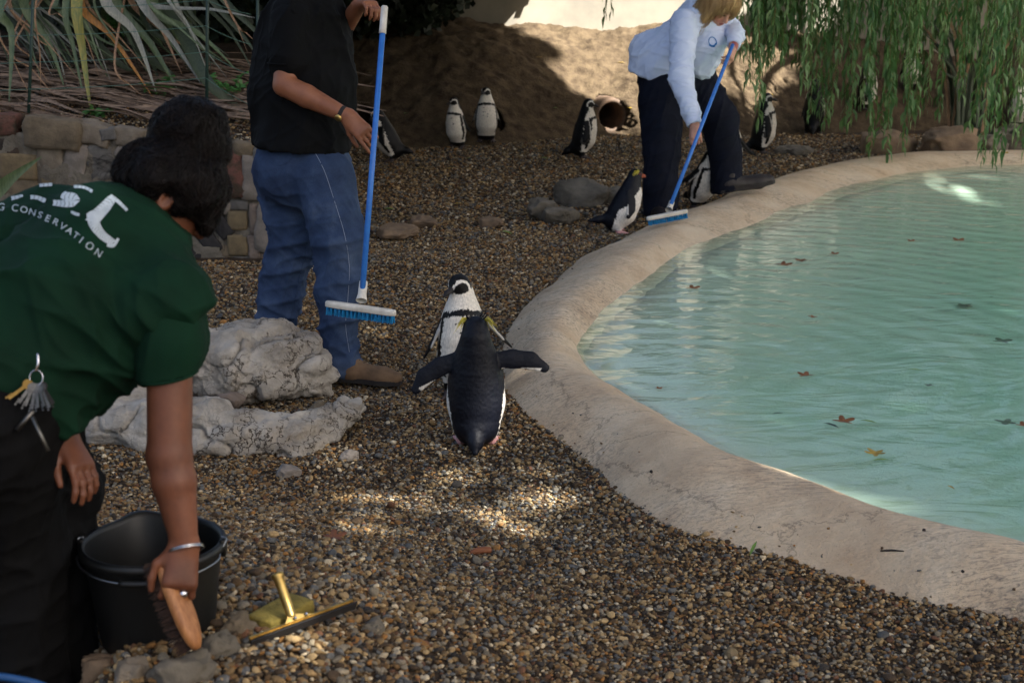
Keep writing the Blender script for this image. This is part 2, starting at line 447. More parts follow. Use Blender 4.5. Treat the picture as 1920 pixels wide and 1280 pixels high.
obj('pool_rim', V, Fr, m_rim, origin=(0, 0, 0), kind='structure', col=np.repeat(np.tile((np.arange(nc) > NS_O+3).astype(float), nr)[:, None], 3, 1))
xf = np.arange(rI[:, 0].min()-.2, rI[:, 0].max()+.2, .07); yf = np.arange(rI[:, 1].min()-.2, rI[:, 1].max()+.2, .07)
X, Y = np.meshgrid(xf, yf, indexing='ij'); Pq = np.stack([X.ravel(), Y.ravel()], 1)
dist = np.full(len(Pq), 9.)
for q in range(0, len(rI)): dist = np.minimum(dist, np.hypot(Pq[:, 0]-rI[q, 0], Pq[:, 1]-rI[q, 1]))
inside = in_poly(Pq[:, 0], Pq[:, 1], rI)
Zf = np.where(inside, .005-.42*(1-np.exp(-np.clip(dist-.08, 0, None)/.95)), -.04-.6*dist)+fbm(np.stack([Pq[:, 0]*1.4, Pq[:, 1]*1.4, 0*dist], 1), 3, 77)*.02*np.clip(dist, 0, 1)
V = np.stack([Pq[:, 0], Pq[:, 1], Zf], 1); nx, ny = X.shape; ii = np.arange(nx*ny).reshape(nx, ny)
Ff = np.stack([ii[:-1, :-1].ravel(), ii[1:, :-1].ravel(), ii[1:, 1:].ravel(), ii[:-1, 1:].ravel()], 1)
Ff = Ff[(inside | (dist < .25))[Ff].all(1)]
obj('pool_floor', V, Ff, m_rim, origin=(0, 0, 0), kind='structure', col=np.ones((len(V), 3)))
# ---- water
def water_mat():
    m, nt, N, L, P = newmat('pool_water')
    vec = vec_node(nt)
    n1 = noise_node(nt, vec_node(nt, (1.0, 1.9, 1)), 1.9, 3, .5, .8)
    n2 = noise_node(nt, vec_node(nt, (1, 1.7, 1)), 11, 2, .5, .4)
    wv = N.new('ShaderNodeTexWave'); wv.wave_type = 'RINGS'; wv.rings_direction = 'SPHERICAL'
    mp = N.new('ShaderNodeMapping'); mp.inputs['Location'].default_value = (-.75, -6.9, 0); L.new(vec, mp.inputs[0]); L.new(mp.outputs[0], wv.inputs[0])
    wv.inputs['Scale'].default_value = 1.7; wv.inputs['Distortion'].default_value = 2.2; wv.inputs['Detail'].default_value = 2
    b = bump_node(nt, n1.outputs[0], .32, .05); b = bump_node(nt, n2.outputs[0], .16, .014, b); b = bump_node(nt, wv.outputs[0], .12, .02, b)
    # Schlick reflectance of water, the same from above and below (the sheet does not refract)
    ge = N.new('ShaderNodeNewGeometry'); dp = N.new('ShaderNodeVectorMath'); dp.operation = 'DOT_PRODUCT'; L.new(ge.outputs['Incoming'], dp.inputs[0]); L.new(b, dp.inputs[1])
    def mth(op, a, c=None):
        q = N.new('ShaderNodeMath'); q.operation = op
        for i_, x_ in enumerate((a, c)):
            if x_ is None: continue
            if hasattr(x_, 'links'): L.new(x_, q.inputs[i_])
            else: q.inputs[i_].default_value = x_
        return q.outputs[0]
    frv = mth('ADD', mth('MULTIPLY', mth('POWER', mth('SUBTRACT', 1.0, mth('MINIMUM', mth('ABSOLUTE', dp.outputs['Value']), 1.0)), 5.0), .98), .02)
    gl = N.new('ShaderNodeBsdfGlossy'); gl.inputs['Roughness'].default_value = .02; L.new(b, gl.inputs['Normal'])
    tr = N.new('ShaderNodeBsdfTransparent'); tr.inputs[0].default_value = (.90, .99, .96, 1)
    df = N.new('ShaderNodeBsdfDiffuse'); df.inputs[0].default_value = (*srgb(176, 204, 182), 1); mk = N.new('ShaderNodeMixShader'); mk.inputs[0].default_value = .16; L.new(tr.outputs[0], mk.inputs[1]); L.new(df.outputs[0], mk.inputs[2])   # a little milkiness
    mx = N.new('ShaderNodeMixShader'); L.new(frv, mx.inputs[0]); L.new(mk.outputs[0], mx.inputs[1]); L.new(gl.outputs[0], mx.inputs[2])
    N.remove(P); L.new(mx.outputs[0], N['Material Output'].inputs[0]); return m
wp = rC+(rI-rC)*.55; wp[:, 2] = WZ
bm = bmesh.new(); bm.faces.new([bm.verts.new(p) for p in wp]); bmesh.ops.triangulate(bm, faces=bm.faces[:])
me = bpy.data.meshes.new('water'); bm.to_mesh(me); me.materials.append(water_mat())
if sum(p.normal[2] for p in me.polygons) < 0: me.flip_normals()
o = bpy.data.objects.new('water', me); COL.objects.link(o); o['kind'] = 'structure'

# ---- earth mound with clay burrow pipes
def mound_foot(x): return 14.75+.55*sst(-.6, 1.1, x)+.55*sst(1.2, 3.5, x)+.15*np.sin(np.asarray(x)*1.7)
def mound_z(x, y):
    x = np.asarray(x, float); y = np.asarray(y, float); f = mound_foot(x)
    p = np.stack([x.ravel(), y.ravel(), 0*x.ravel()], 1)
    t = np.clip((y-f)/2.1, -.3, 1.25)
    z = np.where(t < 0, t*.4, 1.05*np.sin(np.clip(t, 0, 1)*math.pi/2)**1.05)
    z = z*(1-.12*sst(3.0, 5.5, x))
    n = (fbm(p*1.1, 3, 21)*.10+fbm(p*4.5, 4, 22)*.06+ridge(p*9, 3, 24)*.018+fbm(p*22, 3, 25)*.016).reshape(x.shape)*sst(-.05, .25, t)
    return z+n
pipes = []
for (u, v, d, r, yaw) in ((1142, 216, 15.78, .155, -.3), (918, 226, 15.45, .16, .1), (694, 228, 15.25, .16, .3)):
    c = unp(u, v, d); ax = nrm([math.sin(yaw), math.cos(yaw), .03]); pipes.append((c, ax, r))
mx_ = np.arange(-4.2, 10.01, .027); my_ = np.arange(14.2, 17.4, .025)
X, Y = np.meshgrid(mx_, my_, indexing='ij'); Z = mound_z(X, Y)
V = np.stack([X.ravel(), Y.ravel(), Z.ravel()], 1); nx, ny = X.shape
ii = np.arange(nx*ny).reshape(nx, ny)
Fm = np.stack([ii[:-1, :-1].ravel(), ii[1:, :-1].ravel(), ii[1:, 1:].ravel(), ii[:-1, 1:].ravel()], 1)
for c, ax, r in pipes:                                         # the earth is hollow behind each pipe mouth
    q = V-c; t = q@ax; dd = np.linalg.norm(q-np.outer(t, ax), axis=1)
    ins = (dd < r*1.06) & (t > -.5) & (t < .52); V[ins] += np.outer(.53-t[ins], ax)
m_mound = M('packed_earth', srgb(50, 40, 30), srgb(98, 84, 65), scale=9, rough=.95, bump=1.0, bscale=45, bdist=.02, spec=.15, ramp=(.3, .7), detail=8)
obj('mound', V, Fm, m_mound, origin=(0, 0, 0), kind='structure')
m_clay = M('fired_clay', srgb(98, 76, 58), srgb(70, 56, 44), scale=9, rough=.8, bump=.4, bscale=50)
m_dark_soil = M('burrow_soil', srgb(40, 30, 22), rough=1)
plab = ['clay burrow pipe opening beside the standing penguin nearest the sunlit slope', 'clay burrow pipe mouth behind the pair of penguins at the mound',
        'clay burrow pipe mouth behind the hunched penguin next to the broom pole']
for (c, ax, r), lb in zip(pipes, plab):
    t = thing('burrow_pipe', c-[0, 0, r], lb, 'pipe', 'burrow pipes in the mound')
    b = MB(); b.lathe([(r*.86, .6), (r*.86, 0), (r*.88, -.02), (r*1.12, -.02), (r*1.16, 0), (r*1.16, .6)], c-ax*.04, ax, 40); b.build('pipe_wall', m_clay, t)
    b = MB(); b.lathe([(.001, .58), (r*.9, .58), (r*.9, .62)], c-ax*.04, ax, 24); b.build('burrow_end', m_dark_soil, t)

# ---- rendered wall behind the mound
WY = 17.0
m_wall = M('pale_render', srgb(152, 144, 128), srgb(128, 122, 110), scale=1.8, rough=.9, bump=.25, bscale=30, detail=7)
t = thing('rendered_wall', (3, WY+.2, 0), 'pale cream rendered wall standing behind the earth mound', 'wall')
b = MB(); b.box((3, WY+.2, 1.35), (9.5, .16, 1.35)); b.build('wall_face', m_wall, t, smooth=False)
b = MB(); b.box((3, WY+.2, 2.76), (9.55, .21, .055)); b.build('coping', m_wall, t, smooth=False)

# ---- gravel: loose pebbles, uncountable, instanced on points
def pebble(i):
    bm = bmesh.new(); bmesh.ops.create_icosphere(bm, subdivisions=2, radius=.5)
    V = np.array([v.co[:] for v in bm.verts]); F = np.array([[v.index for v in f.verts] for f in bm.faces]); bm.free()
    r = np.random.default_rng(i)
    for _ in range(7):                                        # split flint: planes shaved off
        n = nrm(r.normal(size=3)); d = r.uniform(.26, .42); e = V@n-d; V = V-np.outer(np.clip(e, 0, None)*.85, n)
    V = V*(1+.12*vnoise(V*3+i*9, i)[:, None])*[1, r.uniform(.65, .95), r.uniform(.42, .7)]
    return V, F
m_peb, nt, N, L, P = newmat('pebble_flint')
at = N.new('ShaderNodeAttribute'); at.attribute_type = 'INSTANCER'; at.attribute_name = 'pcol'
nn_ = noise_node(nt, vec_node(nt), 3.5, 5, .7)
L.new(mix_node(nt, 1.0, at.outputs['Color'], ramp_node(nt, nn_.outputs[0], [(.3, (.62,)*3), (.7, (1.25,)*3)]).outputs[0], 'MULTIPLY'), P.inputs['Base Color'])
P.inputs['Roughness'].default_value = .75; P.inputs['Specular IOR Level'].default_value = .28
L.new(bump_node(nt, nn_.outputs[0], .4, .08), P.inputs['Normal'])
pc = bpy.data.collections.new('pebble_shapes')
for i in range(10):
    V, F = pebble(i); pc.objects.link(bpy.data.objects.new('pebble_shape_%02d' % i, mkmesh('pebble', V, F, m_peb)))
PAL = np.array([srgb(146, 120, 82), srgb(116, 90, 58), srgb(156, 112, 62), srgb(102, 102, 100), srgb(60, 54, 48), srgb(204, 188, 158), srgb(116, 82, 60), srgb(136, 126, 108), srgb(82, 66, 48), srgb(176, 150, 108)])
PW = np.array([.19, .15, .055, .13, .10, .065, .04, .15, .13, .11]); PW /= PW.sum()
def gravel(name, pts, size, kind='stuff', dark=1.0, seed=1):
    r = np.random.default_rng(seed); n = len(pts)
    me = bpy.data.meshes.new(name); me.vertices.add(n); me.vertices.foreach_set('co', np.asarray(pts, np.float32).ravel())
    def attr(nm, ty, a, key):
        A = me.attributes.new(nm, ty, 'POINT'); A.data.foreach_set(key, np.ascontiguousarray(a).ravel())
    rot = np.stack([r.normal(0, .35, n), r.normal(0, .35, n), r.uniform(0, 6.28, n)], 1).astype(np.float32)
    attr('rot', 'FLOAT_VECTOR', rot, 'vector')
    attr('scl', 'FLOAT', np.asarray(size, np.float32), 'value')
    attr('idx', 'INT', r.integers(0, 10, n).astype(np.int32), 'value')
    c = PAL[r.choice(len(PAL), n, p=PW)]*r.uniform(.7, 1.25, (n, 1))*dark
    # drifts of warmer and greyer stone
    dr = fbm(np.asarray(pts)*1.1, 3, 40)[:, None]; c = c*(1+.22*dr)*(1+dr*np.array([.10, 0, -.14]))
    attr('pcol', 'FLOAT_COLOR', np.concatenate([np.clip(c, .01, .9), np.ones((n, 1))], 1).astype(np.float32), 'color')
    o = bpy.data.objects.new(name, me); COL.objects.link(o)
    ng = bpy.data.node_groups.new(name, 'GeometryNodeTree')
    ng.interface.new_socket('Geometry', in_out='INPUT', socket_type='NodeSocketGeometry'); ng.interface.new_socket('Geometry', in_out='OUTPUT', socket_type='NodeSocketGeometry')
    a = ng.nodes; gi = a.new('NodeGroupInput'); go = a.new('NodeGroupOutput'); ip = a.new('GeometryNodeInstanceOnPoints'); ci = a.new('GeometryNodeCollectionInfo')
    ci.inputs['Collection'].default_value = pc; ci.inputs['Separate Children'].default_value = True; ci.inputs['Reset Children'].default_value = True
    def na(nm, ty):
        q = a.new('GeometryNodeInputNamedAttribute'); q.data_type = ty; q.inputs['Name'].default_value = nm; return [s for s in q.outputs if s.enabled][0]
    er = a.new('FunctionNodeEulerToRotation'); l = ng.links
    mp = a.new('GeometryNodeMeshToPoints'); l.new(gi.outputs[0], mp.inputs[0])
    l.new(mp.outputs[0], ip.inputs['Points']); l.new(ci.outputs[0], ip.inputs['Instance']); ip.inputs['Pick Instance'].default_value = True
    l.new(na('idx', 'INT'), ip.inputs['Instance Index']); l.new(na('rot', 'FLOAT_VECTOR'), er.inputs[0]); l.new(er.outputs[0], ip.inputs['Rotation']); l.new(na('scl', 'FLOAT'), ip.inputs['Scale'])
    l.new(ip.outputs[0], go.inputs[0])
    md = o.modifiers.new('pebbles', 'NODES'); md.node_group = ng
    o['kind'] = kind
    return o
def scatter(x0, x1, y0, y1, dens):
    n = int((x1-x0)*(y1-y0)*dens); return rng.uniform(x0, x1, n), rng.uniform(y0, y1, n)
px_, py_, ps_ = [], [], []
for (y0, y1, dens, s) in ((2.9, 5.0, 9800, 1.0), (5.0, 7.5, 8800, 1.0), (7.5, 10.5, 5400, 1.15), (10.5, 15.6, 2700, 1.45)):
    xm = .345*y1+.6
    x, y = scatter(-xm, xm, y0, y1, dens)
    k = (np.abs(x) < .335*y+.55) & ~in_poly(x, y, rO+(rC-rO)*.14) & ~((x < -1.5) & (y > 9.35)) & (y < mound_foot(x)+.12)
    x, y = x[k], y[k]; px_.append(x); py_.append(y)
    sz = .0128*s*np.exp(rng.normal(0, .30, len(x)))
    big = rng.random(len(x)) < .012; sz[big] *= rng.uniform(1.4, 2.1, big.sum())
    ps_.append(np.clip(sz, .006, .045))
x = np.concatenate(px_); y = np.concatenate(py_); s = np.concatenate(ps_)
front = sst(4.6, 3.4, y)*sst(.1, -.5, x); s = s*(1+.75*front*rng.random(len(s)))
z = ground_z(x, y)+s*rng.uniform(-.05, .38, len(s))
k_ = rng.integers(0, NR, 420); t_ = rng.random(420)**4*.5; pr_ = rO[k_]+(rC[k_]-rO[k_])*t_[:, None]; sr_ = .0105*np.exp(rng.normal(0, .3, 420))   # strays kicked up on the rim
x = np.concatenate([x, pr_[:, 0]]); y = np.concatenate([y, pr_[:, 1]]); s = np.concatenate([s, sr_]); z = np.concatenate([z, -.02+(rC[k_, 2]+.02)*(1-(1-t_)**1.75)+.012])
tag(gravel('gravel', np.stack([x, y, z], 1), s, seed=3, dark=.92), 'loose brown and grey flint gravel covering the ground round the pool', 'gravel')

# ---- shade trees outside the frame, beside and behind the viewer: crowns with gaps the sun falls through
e1 = nrm(np.cross(SUN, [0, 0, 1])); e2 = np.cross(e1, SUN)
def sp(p): p = np.asarray(p); return np.stack([p@e1, p@e2], -1)
gaps = [  # (point of the place, radius across the sun's direction, openness)
 (unp(1095, 65, 16.9), 1.0, 1), (unp(1210, 95, 16.6), 1.2, 1), (unp(1235, 40, 16.8), 1.1, 1), (unp(1015, 15, 17.0), .75, 1), (unp(985, 45, 17.0), .55, 1), (unp(1115, 125, 16.5), .6, 1), (unp(1195, 175, 16.0), .55, 1), (unp(1215, 240, 15.6), .25, .9),
 (unp(1330, 60, 16.9), .55, 1), (unp(1475, 75, 16.9), .33, 1), (unp(1430, 205, 15.8), .22, .8), (unp(1500, 235, 15.6), .15, .6),
 (flat(700, 975, .12), .10, .55), (flat(1010, 885, .02), .12, .45), (flat(580, 1245, .3), .14, .75), (flat(480, 1275, .3), .10, .7), (flat(760, 1240, .25), .10, .5),
 (flat(1430, 880, .06), .10, .88), (flat(1500, 905, .06), .11, .9), (flat(1570, 930, .06), .10, .88), (flat(1640, 950, .06), .09, .8), (flat(1370, 340, .12), .18, .6), (flat(1065, 665, .12), .09, .7),
 (flat(1680, 395, -.3), .22, .8), (flat(1745, 402, -.3), .22, .8), (flat(1805, 408, -.3), .16, .75), (flat(860, 1060, .1), .08, .35),
 (unp(395, 640, 3.46), .06, .6), (unp(185, 905, 3.5), .05, .8)]
gc = np.array([sp(g[0]) for g in gaps]); gr = np.array([g[1] for g in gaps]); go_ = np.array([g[2] for g in gaps])
corners = np.array([[x, y, z] for x in (-7.5, 6.5) for y in (1.5, 18.0) for z in (0, 2.6)])
cs_ = sp(corners); lo, hi = cs_.min(0), cs_.max(0)
LV, LF = [], []; sten = .135
leafpos = []
for layer in range(4):
    a, b_ = np.meshgrid(np.arange(lo[0], hi[0], sten), np.arange(lo[1], hi[1], sten), indexing='ij')
    a = a.ravel()+rng.uniform(-.09, .09, a.size); b_ = b_.ravel()+rng.uniform(-.09, .09, b_.size)
    P2 = np.stack([a, b_], 1)
    wob = 1+.45*fbm(np.stack([a*2.2, b_*2.2, 0*a], 1), 3, 61)
    keep = np.ones(len(a), bool)
    for c, r_, op in zip(gc, gr, go_):
        d_ = np.linalg.norm(P2-c, axis=1)/(r_*wob); keep &= ~((d_ < 1) & (rng.random(len(a)) < op))
    # thin, broken foliage over the pool and the middle of the gravel; dense over the bank and the left
    g0 = (P2[:, :1]*e1+P2[:, 1:]*e2); g0 = g0-SUN*(g0[:, 2:]/SUN[2])
    mod = fbm(np.stack([g0[:, 0]*1.1, g0[:, 1]*1.1, 0*a+3], 1), 3, 88)
    open_ = sst(-1.5, -.6, g0[:, 0])*sst(3.6, 5.0, g0[:, 1])*sst(9.5, 7.0, g0[:, 1])*(.52+.30*mod)
    open_ = open_*~in_poly(g0[:, 0], g0[:, 1], rO)*(np.linalg.norm(P2-sp(unp(870, 620, 6.7)), axis=1) > .62)
    keep &= rng.random(len(a)) > open_
    P2 = P2[keep]
    # keep only leaves whose shadow reaches the place
    zz = rng.uniform(9.5, 14.5, len(P2))+.8*np.sin(P2[:, 0]*.9)
    base = P2[:, :1]*e1+P2[:, 1:]*e2
    tt = (zz-base[:, 2])/SUN[2]
    leafpos.append(base+tt[:, None]*SUN)
LP = np.concatenate(leafpos)
gh = LP-SUN*(LP[:, 2:]/SUN[2])                                # shadow on the ground
k = (gh[:, 0] > -7.5) & (gh[:, 0] < 6.8) & (gh[:, 1] > 1.3) & (gh[:, 1] < 20.5)
LP = LP[k]
def leaf_quads(P, size, face, tilt=.6, r=rng):
    n = len(P); nd = face+r.normal(0, tilt, (n, 3)); nd /= np.linalg.norm(nd, axis=1, keepdims=True)
    a = np.cross(nd, r.normal(size=(n, 3))); a /= np.linalg.norm(a, axis=1, keepdims=True); b = np.cross(nd, a)
    s = (size*r.uniform(.8, 1.25, n))[:, None]
    V = np.stack([P-a*s*.5, P-a*s*.1+b*s*.42, P+a*s*.5, P-a*s*.1-b*s*.42], 1).reshape(-1, 3)
    return V, np.arange(4*n).reshape(n, 4)
m_leafc = M('plane_leaf', srgb(62, 92, 40), srgb(92, 118, 52), scale=1.2, rough=.55, trans=.25)
m_bark = M('grey_bark', srgb(112, 100, 84), srgb(78, 68, 56), scale=10, rough=.9, bump=.6, bscale=25)
trunks = [np.array([11.5, -5.5, 0]), np.array([13.0, 4.5, 0]), np.array([5.2, -6.6, 0])]
own = np.argmin(np.stack([np.linalg.norm((LP-t)[:, :2], axis=1) for t in trunks], 1), 1)
tl = ['broad-leaved shade tree to the right of the viewer', 'broad-leaved shade tree beyond the right edge of the pool', 'broad-leaved shade tree standing behind the viewer']
for q, tp in enumerate(trunks):
    t = thing('shade_tree', tp, tl[q], 'tree', 'trees shading the pool')
    top = LP[own == q]; cen = top.mean(0)
    b = MB(); mid = tp+[(cen[0]-tp[0])*.15, (cen[1]-tp[1])*.15, 7.0]; b.tube(catmull([tp, tp+[.05, .02, 3.0], mid], 12), np.linspace(.34, .22, 13)[:13], 14); b.build('trunk', m_bark, t)
    b = MB()
    for e in range(7):
        tg = top[rng.integers(len(top))]; m1 = mid+(tg-mid)*.45+[0, 0, .7]
        b.tube(catmull([mid, m1, tg], 10), np.linspace(.06, .01, 11), 7)
    b.build('limbs', m_bark, t)
    V, F = leaf_quads(top, .27, SUN, .38); o = obj('crown', V, F, m_leafc, t, smooth=False, kind='stuff')

r_ = np.random.default_rng(91); ev = np.array([-3.6, 15.2, 0]); t = thing('added_shade_crown', ev, 'unseen tree with a low crown, added to darken the mound from the left', 'tree')  # unseen crown, added to keep skylight off the mound
b = MB(); b.tube(catmull([ev, ev+[.1, 0, 1.6], ev+[.5, -.4, 3.4]], 12), np.linspace(.22, .12, 13), 12); b.build('trunk', m_bark, t)
b = MB()
for e in range(12):
    tg = ev+[r_.uniform(.5, 4.6), r_.uniform(-4.2, 1.4), r_.uniform(2.9, 4.2)]; b.tube(catmull([ev+[.4, -.3, 3.0], ev+[.4, -.3, 3.0]+(tg-ev-[.4, -.3, 3.0])*.5+[0, 0, .5], tg], 8), np.linspace(.08, .012, 9), 6)
b.build('limbs', m_bark, t)
P = r_.uniform(0, 1, (24000, 3))*[5.6, 5.4, 2.0]+[-4.9, 11.4, 1.75]; P = P[(P[:, 0] < .75+.2*np.sin(P[:, 1]*3)) & ((P[:, 0] > -2.5) | (P[:, 2] > 2.6)) & (P[:, 2] < 3.7+.2*np.sin(P[:, 0]*4))]
V, F = leaf_quads(P, .2, np.array([.2, -.2, .8]), .6, r_); obj('crown', V, F, m_leafc, t, smooth=False, kind='stuff')
# ================================================================== WALL, BED AND PLANTS
def stone_mesh(c, ax, half, seed, rough=.16, n=6, sq=.55):
    """rounded, broken block: subdivided cube pulled towards a sphere and knocked about"""
    V = []; F = []; idx = {}
    def vid(p):
        k = tuple(np.round(p, 5))
        if k not in idx: idx[k] = len(V); V.append(p)
        return idx[k]
    for d in range(3):
        for s_ in (-1, 1):
            for i in range(n):
                for j in range(n):
                    q = []
                    for (a, b) in ((i, j), (i+1, j), (i+1, j+1), (i, j+1)):
                        p = np.zeros(3); p[d] = s_; p[(d+1) % 3] = -1+2*a/n; p[(d+2) % 3] = -1+2*b/n; q.append(vid(p))
                    F.append(q if s_ > 0 else q[::-1])
    V = np.array(V); S = V/np.linalg.norm(V, axis=1, keepdims=True)*1.25
    V = V*sq+S*(1-sq)
    V = V*half
    V = V+S*(fbm(V*9+seed*3.7, 4, seed)*rough*min(half))[:, None]+S*(ridge(V*16+seed, 2, seed+5)*rough*.35*min(half))[:, None]
    return V@np.asarray(ax)+np.asarray(c), np.array(F)
m_st = {
 'tan': M('stone_tan', srgb(115, 101, 81), srgb(89, 79, 64), 12, .9, .7, 60, .01),
 'beige': M('stone_beige', srgb(125, 114, 99), srgb(99, 89, 76), 10, .9, .7, 55, .01),
 'grey': M('stone_grey', srgb(107, 103, 98), srgb(79, 76, 72), 12, .9, .6, 50, .01),
 'pale': M('stone_pale', srgb(138, 128, 119), srgb(109, 102, 93), 9, .9, .6, 50, .01),
 'red': M('brick_red', srgb(105, 69, 59), srgb(64, 52, 39), 14, .9, .9, 45, .015, ramp=(.4, .6)),
 'yellow': M('brick_yellow', srgb(119, 103, 76), srgb(96, 84, 63), 15, .9, .6, 70, .008),
 'slate': M('brick_dark', srgb(49, 46, 46), srgb(33, 32, 33), 15, .85, .5, 60, .008),
 'pink': M('stone_pink', srgb(124, 110, 99), srgb(102, 89, 79), 13, .9, .8, 50, .012),
 'brown': M('stone_brown', srgb(70, 57, 46), srgb(43, 36, 30), 12, .9, .7, 50, .012)}
m_mortar = M('lime_mortar', srgb(120, 113, 101), srgb(86, 78, 66), 7, .95, .9, 40, .02)
Wc = flat(528, 486, 0); Wl = Wc+np.array([-3.6, .22, 0]); Wb = Wc+np.array([-.15, 3.9, 0])
wall = thing('stone_retaining_wall', (Wc[0]-1.5, Wc[1], 0), 'low rubble retaining wall of mixed stones and bricks below the flax bed', 'wall')
def wall_top(x): return .70+.055*(Wc[0]-x)
def core(A, B, za, zb, seed, inset):
    d = nrm(B-A); n = np.array([d[1], -d[0], 0]); L_ = np.linalg.norm(B-A); nu = int(L_/.035); nv = 24
    V = []
    for i in range(nu+1):
        for j in range(nv+1):
            t = i/nu; zt = za+(zb-za)*t; V.append(A+(B-A)*t+[0, 0, -.1+(zt+.08)*j/nv])
    V = np.array(V); V = V+n*(fbm(V*6, 4, seed)*.045+fbm(V*24, 3, seed+1)*.014-inset)[:, None]
    top = V[nv::nv+1].copy(); back = top-n*.4
    i_ = np.arange((nu+1)*(nv+1)).reshape(nu+1, nv+1)
    F = np.stack([i_[:-1, :-1].ravel(), i_[1:, :-1].ravel(), i_[1:, 1:].ravel(), i_[:-1, 1:].ravel()], 1)
    k = len(V); V = np.concatenate([V, back]); b = k+np.arange(nu+1); tp = i_[:, -1]
    F = np.concatenate([F, np.stack([tp[:-1], tp[1:], b[1:], b[:-1]], 1)])
    return V, F, n
V, F, nF = core(Wl, Wc, wall_top(Wl[0]), wall_top(Wc[0]), 31, -.012); obj('mortar_core', V, F, m_mortar, wall)
V, F, nS = core(Wc, Wb, wall_top(Wc[0]), .8, 33, .01); obj('mortar_core', V, F, m_mortar, wall)
def on_wall(u, v):                                            # view ray against the wall face
    o = np.array([0, 0, CAM_H]); d = unp(u, v, 1)-o; t = np.dot(Wc-o, nF)/np.dot(d, nF); return o+d*t
tF = nrm(Wc-Wl)
placed = []
def put_stone(u, v, wpx, hpx, kind, rot=0, proud=.02, seed=0, sq=.6, rough=.16):
    p = on_wall(u, v); s = np.linalg.norm(p-[0, 0, CAM_H]); m = .98*s/FPX
    a = math.radians(rot); ax = np.array([tF*math.cos(a)+np.array([0, 0, 1])*math.sin(a), nF, -tF*math.sin(a)+np.array([0, 0, 1])*math.cos(a)])
    half = np.array([wpx*m*.5*1.0, .07, hpx*m*.5*1.0])
    V, F = stone_mesh(p-nF*(.07-proud), ax, half, seed, rough, 7, sq); obj({'yellow': 'brick', 'slate': 'brick', 'red': 'brick'}.get(kind, 'stone'), V, F, m_st[kind], wall)
    placed.append((u, v, wpx, hpx))
lst = [(8,234,50,38,'red',0,.03),(102,250,104,56,'tan',-6,.06),(178,252,56,40,'beige',-10,.04),(206,251,30,22,'grey',8,.05),(243,258,56,34,'beige',-8,.04),
 (14,277,44,36,'brown',0,.02),(36,312,70,48,'yellow',-3,.03),(98,302,44,62,'beige',8,.02),(142,302,40,70,'pale',-12,.02),(190,305,52,64,'grey',10,.02),(240,300,46,60,'pale',0,.02),
 (36,352,70,34,'tan',0,.02),(110,350,60,34,'yellow',0,.02),(440,325,46,92,'red',6,.04),(477,332,42,88,'pale',-4,.04),(513,320,34,44,'brown',0,.02),(512,352,34,30,'grey',0,.02),
 (446,413,38,36,'yellow',0,.02),(447,459,38,40,'yellow',2,.025),(416,424,30,48,'slate',38,.02),(393,452,30,52,'slate',38,.02),(372,474,26,44,'slate',38,.01),(421,470,20,24,'tan',0,.02),
 (506,428,52,92,'pale',-8,.05),(477,462,22,50,'pink',4,.03),(478,410,16,60,'pink',0,.03),(410,385,44,30,'pale',-10,.01),(446,384,40,18,'grey',0,.01),(372,420,30,40,'tan',10,.01),
 (402,340,40,50,'beige',0,.02),(400,298,44,38,'tan',0,.03),(452,280,50,26,'tan',-5,.04),(497,285,40,26,'grey',5,.04),(510,482,50,20,'pink',0,.02),(455,487,60,14,'grey',0,.01)]
for i, (u, v, w_, h_, k, r_, pr) in enumerate(lst): put_stone(u, v, w_, h_, k, r_, pr, 100+i, .85 if k in ('yellow', 'slate') else .74, .08 if k in ('yellow', 'slate') else .25)
kinds = ['tan', 'beige', 'grey', 'pale', 'yellow', 'brown', 'pink']
for i in range(900):
    u = random.uniform(-160, 520); v = random.uniform(240, 480); w_ = random.uniform(44, 96); h_ = random.uniform(32, 62)
    if v > 285-.0*u and all(abs(u-a) > (w_+c)*.44 or abs(v-b_) > (h_+d)*.44 for a, b_, c, d in placed):
        put_stone(u, v, w_, h_, random.choice(kinds), random.uniform(-8, 8), random.uniform(.01, .035), 200+i, .72, .24)
for i in range(70):                                           # side return behind the man
    t = random.uniform(.02, .95); zc = random.uniform(.05, .7); p = Wc+(Wb-Wc)*t+np.array([0, 0, zc]); dS = nrm(Wb-Wc)
    if all(np.linalg.norm(p-q) > .19 for q in [x for x in placed if len(x) == 3]):
        V, F = stone_mesh(p-nS*.045, np.array([dS, nS, [0, 0, 1]]), (random.uniform(.09, .13), .07, random.uniform(.06, .09)), 700+i, .17, 5, .6)
        obj('stone', V, F, m_st[random.choice(kinds)], wall); placed.append(tuple(p))

# ---- planting bed behind the wall
def bed_z(x, y):
    x = np.asarray(x, float); y = np.asarray(y, float)
    p = np.stack([x.ravel(), y.ravel(), 0*x.ravel()], 1)
    return wall_top(np.clip(x, -5, -1.4))-.01+.15*np.clip(y-Wc[1]-.25, 0, 2.2)+(fbm(p*2.5, 3, 50)*.03).reshape(x.shape)
bx = np.arange(-7.5, Wc[0]-.1, .1); by = np.arange(Wc[1]+.1, 14.2, .1)
X, Y = np.meshgrid(bx, by, indexing='ij'); Z = bed_z(X, Y); V = np.stack([X.ravel(), Y.ravel(), Z.ravel()], 1); nx, ny = X.shape
ii = np.arange(nx*ny).reshape(nx, ny); F = np.stack([ii[:-1, :-1].ravel(), ii[1:, :-1].ravel(), ii[1:, 1:].ravel(), ii[:-1, 1:].ravel()], 1)
obj('planting_bed', V, F, m_soil, origin=(0, 0, 0), kind='structure')
x, y = scatter(-4.6, Wc[0]-.12, Wc[1]+.12, Wc[1]+1.3, 2600)
k = rng.random(len(x)) < sst(1.35, .25, y-Wc[1]); x, y = x[k], y[k]; s = .017*np.exp(rng.normal(0, .3, len(x)))
